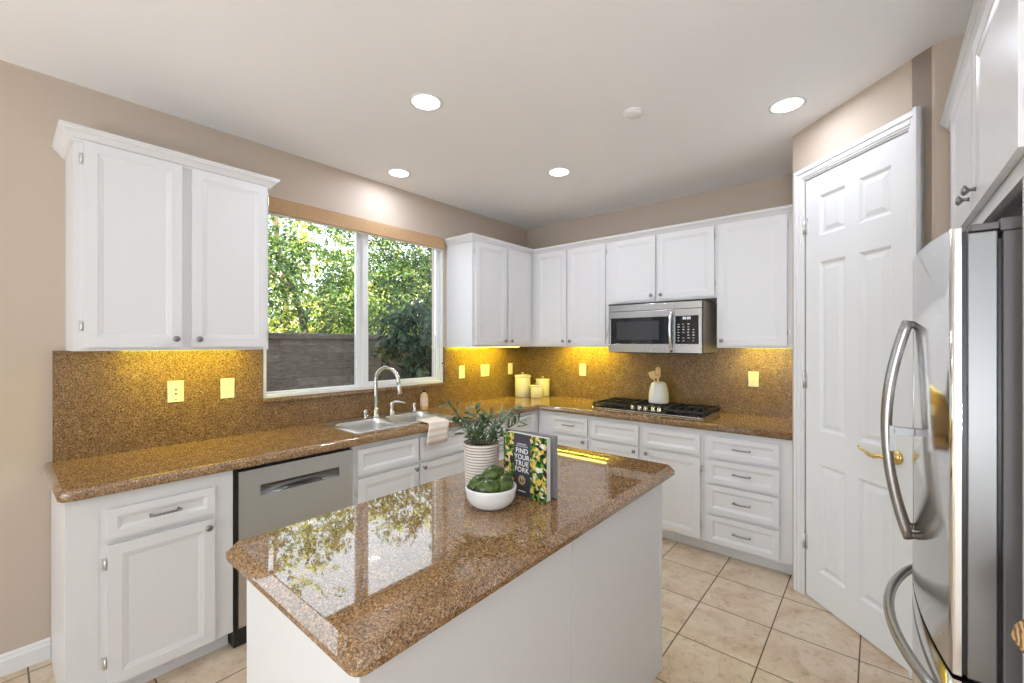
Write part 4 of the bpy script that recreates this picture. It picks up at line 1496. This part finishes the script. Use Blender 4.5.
GCOV = mat('grey_back_board', srgb(140, 138, 138), 0.5)
PRINT = mat('white_title_ink', srgb(245, 245, 245), 0.5)
GOLD = mat('pale_gold_ink', srgb(206, 196, 150), 0.5)
fcv = MB().box((0, 0, 0), (bw_, 0.003, bh_)).build('front_cover', COV, bk, bevel=0.0006)
MB().box((0.050, -0.0006, 0.0008), (0.130, -0.0001, bh_ - 0.0008)).build('title_band', BAND, fcv)
MB().box((0.004, 0.0033, 0.003), (bw_ - 0.004, 0.028, bh_ - 0.003)).build('page_block', PAGE, bk)
MB().box((-0.004, 0.0, 0.0), (-0.0003, 0.036, bh_)).build('spine', BAND, bk, bevel=0.001)
bcv = MB().box((0, 0, 0), (bw_, 0.003, bh_)).build('back_cover', GCOV, bk, bevel=0.0006)
bcv.location = (0, 0.034, 0)
bcv.rotation_euler = (0, 0, math.radians(9))
pg = MB().box((0.004, -0.009, 0.003), (bw_ - 0.004, -0.0003, bh_ - 0.003)).build('end_pages', GCOV, bcv)
for k, (txt, zz) in enumerate((('FIND', 0.156), ('YOUR', 0.133), ('TRUE', 0.110), ('FORK', 0.087))):
    c_ = bpy.data.curves.new('title_lettering', 'FONT')
    c_.body = txt
    c_.size = 0.0258
    c_.align_x = 'CENTER'
    c_.extrude = 0.0002
    c_.materials.append(PRINT)
    c_.offset = 0.0003
    c_.space_character = 1.08
    tmp = bpy.data.objects.new('title_text', c_)
    COL.objects.link(tmp)
    bpy.context.view_layer.update()
    me_ = bpy.data.meshes.new_from_object(tmp.evaluated_get(bpy.context.evaluated_depsgraph_get()))
    bpy.data.objects.remove(tmp, do_unlink=True)
    o_ = bpy.data.objects.new('title_lettering', me_)
    COL.objects.link(o_)
    o_.parent = fcv
    o_.location = (0.090, -0.0009, zz)
    o_.rotation_euler = (PI / 2, 0, 0)
m_ = MB()
for zz, w_ in ((0.186, 0.052), (0.190, 0.040), (0.180, 0.060)):
    m_.box((0.090 - w_ / 2, -0.0011, zz), (0.090 + w_ / 2, -0.0007, zz + 0.0013))
m_.build('subtitle_lines', PRINT, fcv, recalc=False)
m_ = MB()
for k in range(20):
    a = 2 * PI * k / 20
    ca_, sa_ = math.cos(a), math.sin(a)
    m_.add([(0.090 + ca_ * 0.012 - sa_ * 0.0022, -0.0010, 0.058 + sa_ * 0.012 + ca_ * 0.0022), (0.090 + ca_ * 0.012 + sa_ * 0.0022, -0.0010, 0.058 + sa_ * 0.012 - ca_ * 0.0022), (0.090 + ca_ * 0.0205, -0.0010, 0.058 + sa_ * 0.0205)], [(0, 1, 2)])
m_.lathe([(0.0125, -0.0008), (0.0125, -0.0012), (0.0095, -0.0012), (0.0095, -0.0008)], (0.090, 0, 0.058), 24, False, False, axis='y')
m_.box((0.0885, -0.0012, 0.050), (0.0915, -0.0008, 0.066)).box((0.085, -0.0012, 0.060), (0.0866, -0.0008, 0.066)).box((0.0934, -0.0012, 0.060), (0.095, -0.0008, 0.066)).box((0.085, -0.0012, 0.058), (0.095, -0.0008, 0.0602))
m_.build('fork_emblem', GOLD, fcv, recalc=False)
MB().box((0.072, -0.0011, 0.016), (0.108, -0.0007, 0.020)).build('author_line', PRINT, fcv)

# ------------------------------------------------------------------ woven chair at the right edge
RAT = mat('woven_rattan', srgb(186, 142, 92), 0.7)
nt, N, L, B = nodes(RAT)
wv_ = nt.nodes.new('ShaderNodeTexWave')
wv_.inputs['Scale'].default_value = 60
wv_.inputs['Distortion'].default_value = 3
L.new(coord(nt), wv_.inputs[0])
rr = ramp(nt, [(0.2, srgb(138, 98, 58)), (0.7, srgb(214, 176, 124))])
L.new(wv_.outputs[0], rr.inputs[0])
L.new(rr.outputs[0], B.inputs['Base Color'])
bump(nt, B, wv_.outputs[0], 0.6, 0.004)
chx, chy = 0.424, 1.118
ch = thing('woven_chair', 'woven rattan chair cut off by the picture edge, beside the refrigerator panel', 'chair', (chx, chy, 0))
m_ = MB()
pts, rr_ = [], []
for i in range(25):
    a = PI * i / 24
    pts.append((-0.215 * math.cos(a) * (1.0 if abs(math.cos(a)) < 0.9 else 0.97), 0.09, 0.942 + 0.055 * math.sin(a)))
pts = [(-0.165, 0.09, 0.45), (-0.165, 0.09, 0.7), (-0.182, 0.09, 0.89)] + pts + [(0.182, 0.09, 0.89), (0.165, 0.09, 0.7), (0.165, 0.09, 0.45)]
rr_ = [0.014, 0.014, 0.018] + [0.026] * 25 + [0.018, 0.014, 0.014]
m_.tube(pts, rr_, 14)
m_.rings([[(-0.16, 0.085, 0.46), (0.16, 0.085, 0.46), (0.19, 0.085, 0.96), (-0.19, 0.085, 0.96)], [(-0.16, 0.095, 0.46), (0.16, 0.095, 0.46), (0.19, 0.095, 0.96), (-0.19, 0.095, 0.96)]], smooth=False)
m_.build('backrest', RAT, ch, recalc=False)
MB().prism(rrect(-0.21, -0.33, 0.21, 0.12, 0.06), 0.43, 0.47).build('seat', RAT, ch, bevel=0.008)
for sx, yy in ((-0.18, -0.28), (0.18, -0.28), (-0.18, 0.08), (0.18, 0.08)):
    MB().tube([(sx, yy, 0.43), (sx * 1.05, yy, 0.0)], [0.019, 0.014], 12).build('leg', RAT, ch)

# ------------------------------------------------------------------ outside: block wall, trees, ground
GRND = mat('bare_garden_soil', srgb(120, 104, 84), 0.95)
struct(MB().box((-22, -14, -0.25), (X - 0.2, 24, -0.15)).build('ground', GRND))
BLK = mat('grey_concrete_block', srgb(128, 120, 114), 0.9)
nt, N, L, B = nodes(BLK)
mp = nt.nodes.new('ShaderNodeMapping')
mp.inputs['Rotation'].default_value = (PI / 2, 0, PI / 2)
oc = coord(nt)
sx_ = nt.nodes.new('ShaderNodeSeparateXYZ')
L.new(oc, sx_.inputs[0])
cx_ = nt.nodes.new('ShaderNodeCombineXYZ')
L.new(sx_.outputs[1], cx_.inputs[0])
L.new(sx_.outputs[2], cx_.inputs[1])
br = nt.nodes.new('ShaderNodeTexBrick')
br.inputs['Scale'].default_value = 1
br.inputs['Brick Width'].default_value = 0.40
br.inputs['Row Height'].default_value = 0.10
br.inputs['Mortar Size'].default_value = 0.003
br.inputs['Color1'].default_value = srgb(122, 112, 106)
br.inputs['Color2'].default_value = srgb(150, 140, 132)
br.inputs['Mortar'].default_value = srgb(110, 102, 97)
L.new(cx_.outputs[0], br.inputs['Vector'])
mpb = nt.nodes.new('ShaderNodeMapping')
mpb.inputs['Scale'].default_value = (1, 1, 3.5)
L.new(oc, mpb.inputs[0])
nz = noise(nt, mpb.outputs[0], 9, 6, 0.75)
rr = ramp(nt, [(0.3, (0.24, 0.24, 0.24, 1)), (0.5, (0.55, 0.55, 0.55, 1)), (0.7, (1.0, 0.98, 0.96, 1))])
L.new(nz.outputs[0], rr.inputs[0])
L.new(mix(nt, br.outputs[0], rr.outputs[0], 0.8, 'MULTIPLY'), B.inputs['Base Color'])
bump(nt, B, nz.outputs[0], 0.5, 0.02)
gw = thing('garden_wall', 'grey concrete block garden wall outside the window', 'garden wall', (-5.6, 0, -0.15))
MB().box((-0.10, -6, 0), (0.10, 14, 1.68)).build('block_courses', BLK, gw)
MB().box((-0.125, -6, 1.6805), (0.125, 14, 1.755)).build('wall_cap', BLK, gw, bevel=0.01)
MB().box((0.1005, 4.02, 0), (0.30, 4.32, 1.68)).build('pier', BLK, gw)
# unseen wall added to keep the sun off the garden wall
struct(MB().box((X - 0.15, -6, CZ + 0.125), (X - 0.02, 9, 5.6)).build('sun_block_wall', WALL))

BARK = mat('grey_brown_bark', srgb(104, 88, 74), 0.9)


def leaf_mat(name, stops):
    m = mat(name, (0.1, 0.2, 0.05), 0.5)
    nt, N, L, B = nodes(m)
    a = nt.nodes.new('ShaderNodeAttribute')
    a.attribute_name = 'hue'
    r_ = ramp(nt, stops)
    L.new(a.outputs['Fac'], r_.inputs[0])
    L.new(r_.outputs[0], B.inputs['Base Color'])
    t_ = nt.nodes.new('ShaderNodeBsdfTranslucent')
    L.new(r_.outputs[0], t_.inputs[0])
    ms_ = nt.nodes.new('ShaderNodeMixShader')
    ms_.inputs[0].default_value = 0.45
    L.new(B.outputs[0], ms_.inputs[1])
    L.new(t_.outputs[0], ms_.inputs[2])
    L.new(ms_.outputs[0], N['Material Output'].inputs[0])
    return m


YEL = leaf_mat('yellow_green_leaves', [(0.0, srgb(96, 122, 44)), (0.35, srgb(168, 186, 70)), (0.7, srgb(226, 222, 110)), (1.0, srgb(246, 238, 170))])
GRN = leaf_mat('mid_green_leaves', [(0.0, srgb(36, 62, 34)), (0.5, srgb(82, 116, 58)), (0.85, srgb(140, 164, 84)), (1.0, srgb(206, 206, 120))])
DEEP = leaf_mat('deep_green_leaves', [(0.0, srgb(26, 46, 26)), (0.5, srgb(62, 92, 46)), (0.85, srgb(116, 142, 68)), (1.0, srgb(196, 198, 110))])
DRK = leaf_mat('blue_green_leaves', [(0.0, srgb(24, 40, 30)), (0.6, srgb(56, 82, 60)), (1.0, srgb(120, 144, 112))])


def tree(name, label, loc, clumps, nleaf, m, seed, trunk, ln=(0.06, 0.11), droop=0.3, group=None):
    rg = random.Random(seed)
    t = thing(name, label, 'tree' if 'tree' in name else 'shrub', loc, 0, group)
    tb = MB()
    for pts, r0, r1 in trunk:
        tb.tube(pts, lin(r0, r1, len(pts)), 8)
    tb.build('trunk', BARK, t)
    vs_, fs_, hue = [], [], []
    tot = sum(c[3] for c in clumps)
    for (cx, cy, cz, wt, rx, ry, rz) in clumps:
        n = int(nleaf * wt / tot)
        k = 0
        # twig centres inside the clump, leaves around each twig
        ntw = max(4, n // 16)
        for q in range(ntw):
            while True:
                a, b_, c = rg.uniform(-1, 1), rg.uniform(-1, 1), rg.uniform(-1, 1)
                d2 = a * a + b_ * b_ + c * c
                if d2 < 1 and rg.random() < 0.25 + 0.75 * d2:
                    break
            tx, ty, tz = cx + a * rx, cy + b_ * ry, cz + c * rz
            tw_h = rg.gauss(0.48, 0.2)
            td = Vector((a, b_, c * 0.5 - droop)).normalized()
            for w in range(16):
                s = rg.uniform(-0.12, 0.26)
                p = Vector((tx, ty, tz)) + td * s + Vector((rg.gauss(0, .035), rg.gauss(0, .035), rg.gauss(0, .035)))
                d = (td * 0.7 + Vector((rg.gauss(0, 1), rg.gauss(0, 1), rg.gauss(0, .8) - droop))).normalized()
                nr = Vector((rg.gauss(0, 1), rg.gauss(0, 1), rg.gauss(0.6, 1))).normalized()
                sd_2 = d.cross(nr)
                if sd_2.length < 1e-3:
                    continue
                sd_2.normalize()
                l_ = rg.uniform(*ln)
                w_ = l_ * rg.uniform(0.32, 0.5)
                n0 = len(vs_)
                nb_ = sd_2.cross(d)
                vs_ += [tuple(p), tuple(p + d * l_ * 0.5 + sd_2 * w_ * 0.5 + nb_ * w_ * 0.15), tuple(p + d * l_ - nb_ * l_ * 0.12), tuple(p + d * l_ * 0.5 - sd_2 * w_ * 0.5 + nb_ * w_ * 0.15)]
                fs_ += [(n0, n0 + 1, n0 + 2), (n0, n0 + 2, n0 + 3)]
                h = min(1, max(0, tw_h + rg.gauss(0, 0.12)))
                hue += [h] * 4
    me = bpy.data.meshes.new('foliage')
    me.from_pydata(vs_, [], fs_)
    at = me.attributes.new('hue', 'FLOAT', 'POINT')
    at.data.foreach_set('value', hue)
    me.materials.append(m)
    o = bpy.data.objects.new('foliage', me)
    COL.objects.link(o)
    o.parent = t
    return t


tree('garden_tree', 'leafy green tree with a forked trunk beyond the garden wall, seen through the left pane', (-7.55, 3.45, -0.15),
     [(0, 0, 3.3, 3, 1.0, 1.3, 0.9), (0.5, -1.2, 2.7, 2, 0.8, 0.9, 0.7), (0.6, 0.9, 2.5, 2, 0.8, 0.8, 0.7), (0.2, -0.4, 4.2, 0.12, 1.0, 1.4, 0.8), (1.0, 0.1, 2.05, 0.7, 0.5, 0.8, 0.35)],
     12500, GRN, 1, [([(0, 0, 0), (0.05, 0.1, 1.2), (0, -0.1, 2.2), (0.1, -0.5, 3.2), (0.2, -0.6, 4.2)], 0.09, 0.02), ([(0.02, 0.05, 1.6), (0.3, 0.5, 2.2), (0.5, 0.9, 2.9)], 0.05, 0.015), ([(0.0, 0, 2.0), (0.6, -0.5, 2.5), (0.8, -1.1, 2.8)], 0.04, 0.012)])
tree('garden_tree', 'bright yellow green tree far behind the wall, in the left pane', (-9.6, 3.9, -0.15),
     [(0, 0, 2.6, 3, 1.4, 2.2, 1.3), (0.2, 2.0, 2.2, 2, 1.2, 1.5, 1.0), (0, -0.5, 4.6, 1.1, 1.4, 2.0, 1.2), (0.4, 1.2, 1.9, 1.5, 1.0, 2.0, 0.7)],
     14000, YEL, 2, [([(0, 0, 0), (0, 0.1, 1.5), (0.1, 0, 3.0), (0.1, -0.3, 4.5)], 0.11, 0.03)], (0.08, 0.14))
tree('garden_tree', 'dense dark green tree with a slim upright trunk, seen through the right pane', (-7.0, 5.7, -0.15),
     [(0, 0, 3.4, 3, 0.9, 1.1, 0.9), (0.3, 0.7, 2.6, 2, 0.8, 0.9, 0.8), (0.4, -0.6, 2.6, 2, 0.7, 0.7, 0.7), (0, 0.3, 4.2, 0.2, 1.0, 1.3, 0.8)],
     13000, DEEP, 3, [([(0, 0, 0), (0.02, 0.02, 1.5), (0.0, -0.05, 2.6), (0.05, 0.1, 4.2)], 0.07, 0.02), ([(0, 0, 1.9), (0.3, 0.45, 2.5), (0.4, 0.8, 3.0)], 0.035, 0.012)])
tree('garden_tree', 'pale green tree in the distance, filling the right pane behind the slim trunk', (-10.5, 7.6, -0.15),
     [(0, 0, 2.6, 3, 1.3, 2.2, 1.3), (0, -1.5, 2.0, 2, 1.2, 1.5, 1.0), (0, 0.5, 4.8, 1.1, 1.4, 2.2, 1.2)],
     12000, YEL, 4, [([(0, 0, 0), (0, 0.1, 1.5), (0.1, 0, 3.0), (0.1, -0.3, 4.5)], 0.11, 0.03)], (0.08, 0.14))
tree('garden_shrub', 'dark blue green shrub with narrow drooping leaves on the near side of the garden wall', (-4.6, 3.85, -0.15),
     [(0, 0, 1.55, 3, 0.42, 0.7, 0.45), (0.1, 0.5, 1.2, 2, 0.4, 0.5, 0.5), (0, -0.2, 1.9, 1.5, 0.35, 0.55, 0.3)],
     3600, DRK, 5, [([(0, 0, 0), (0.02, 0.05, 0.8), (0, 0.1, 1.6)], 0.03, 0.01), ([(0, 0.02, 0.3), (0.05, 0.4, 1.0), (0.1, 0.5, 1.5)], 0.02, 0.008)], (0.08, 0.14), 0.7)
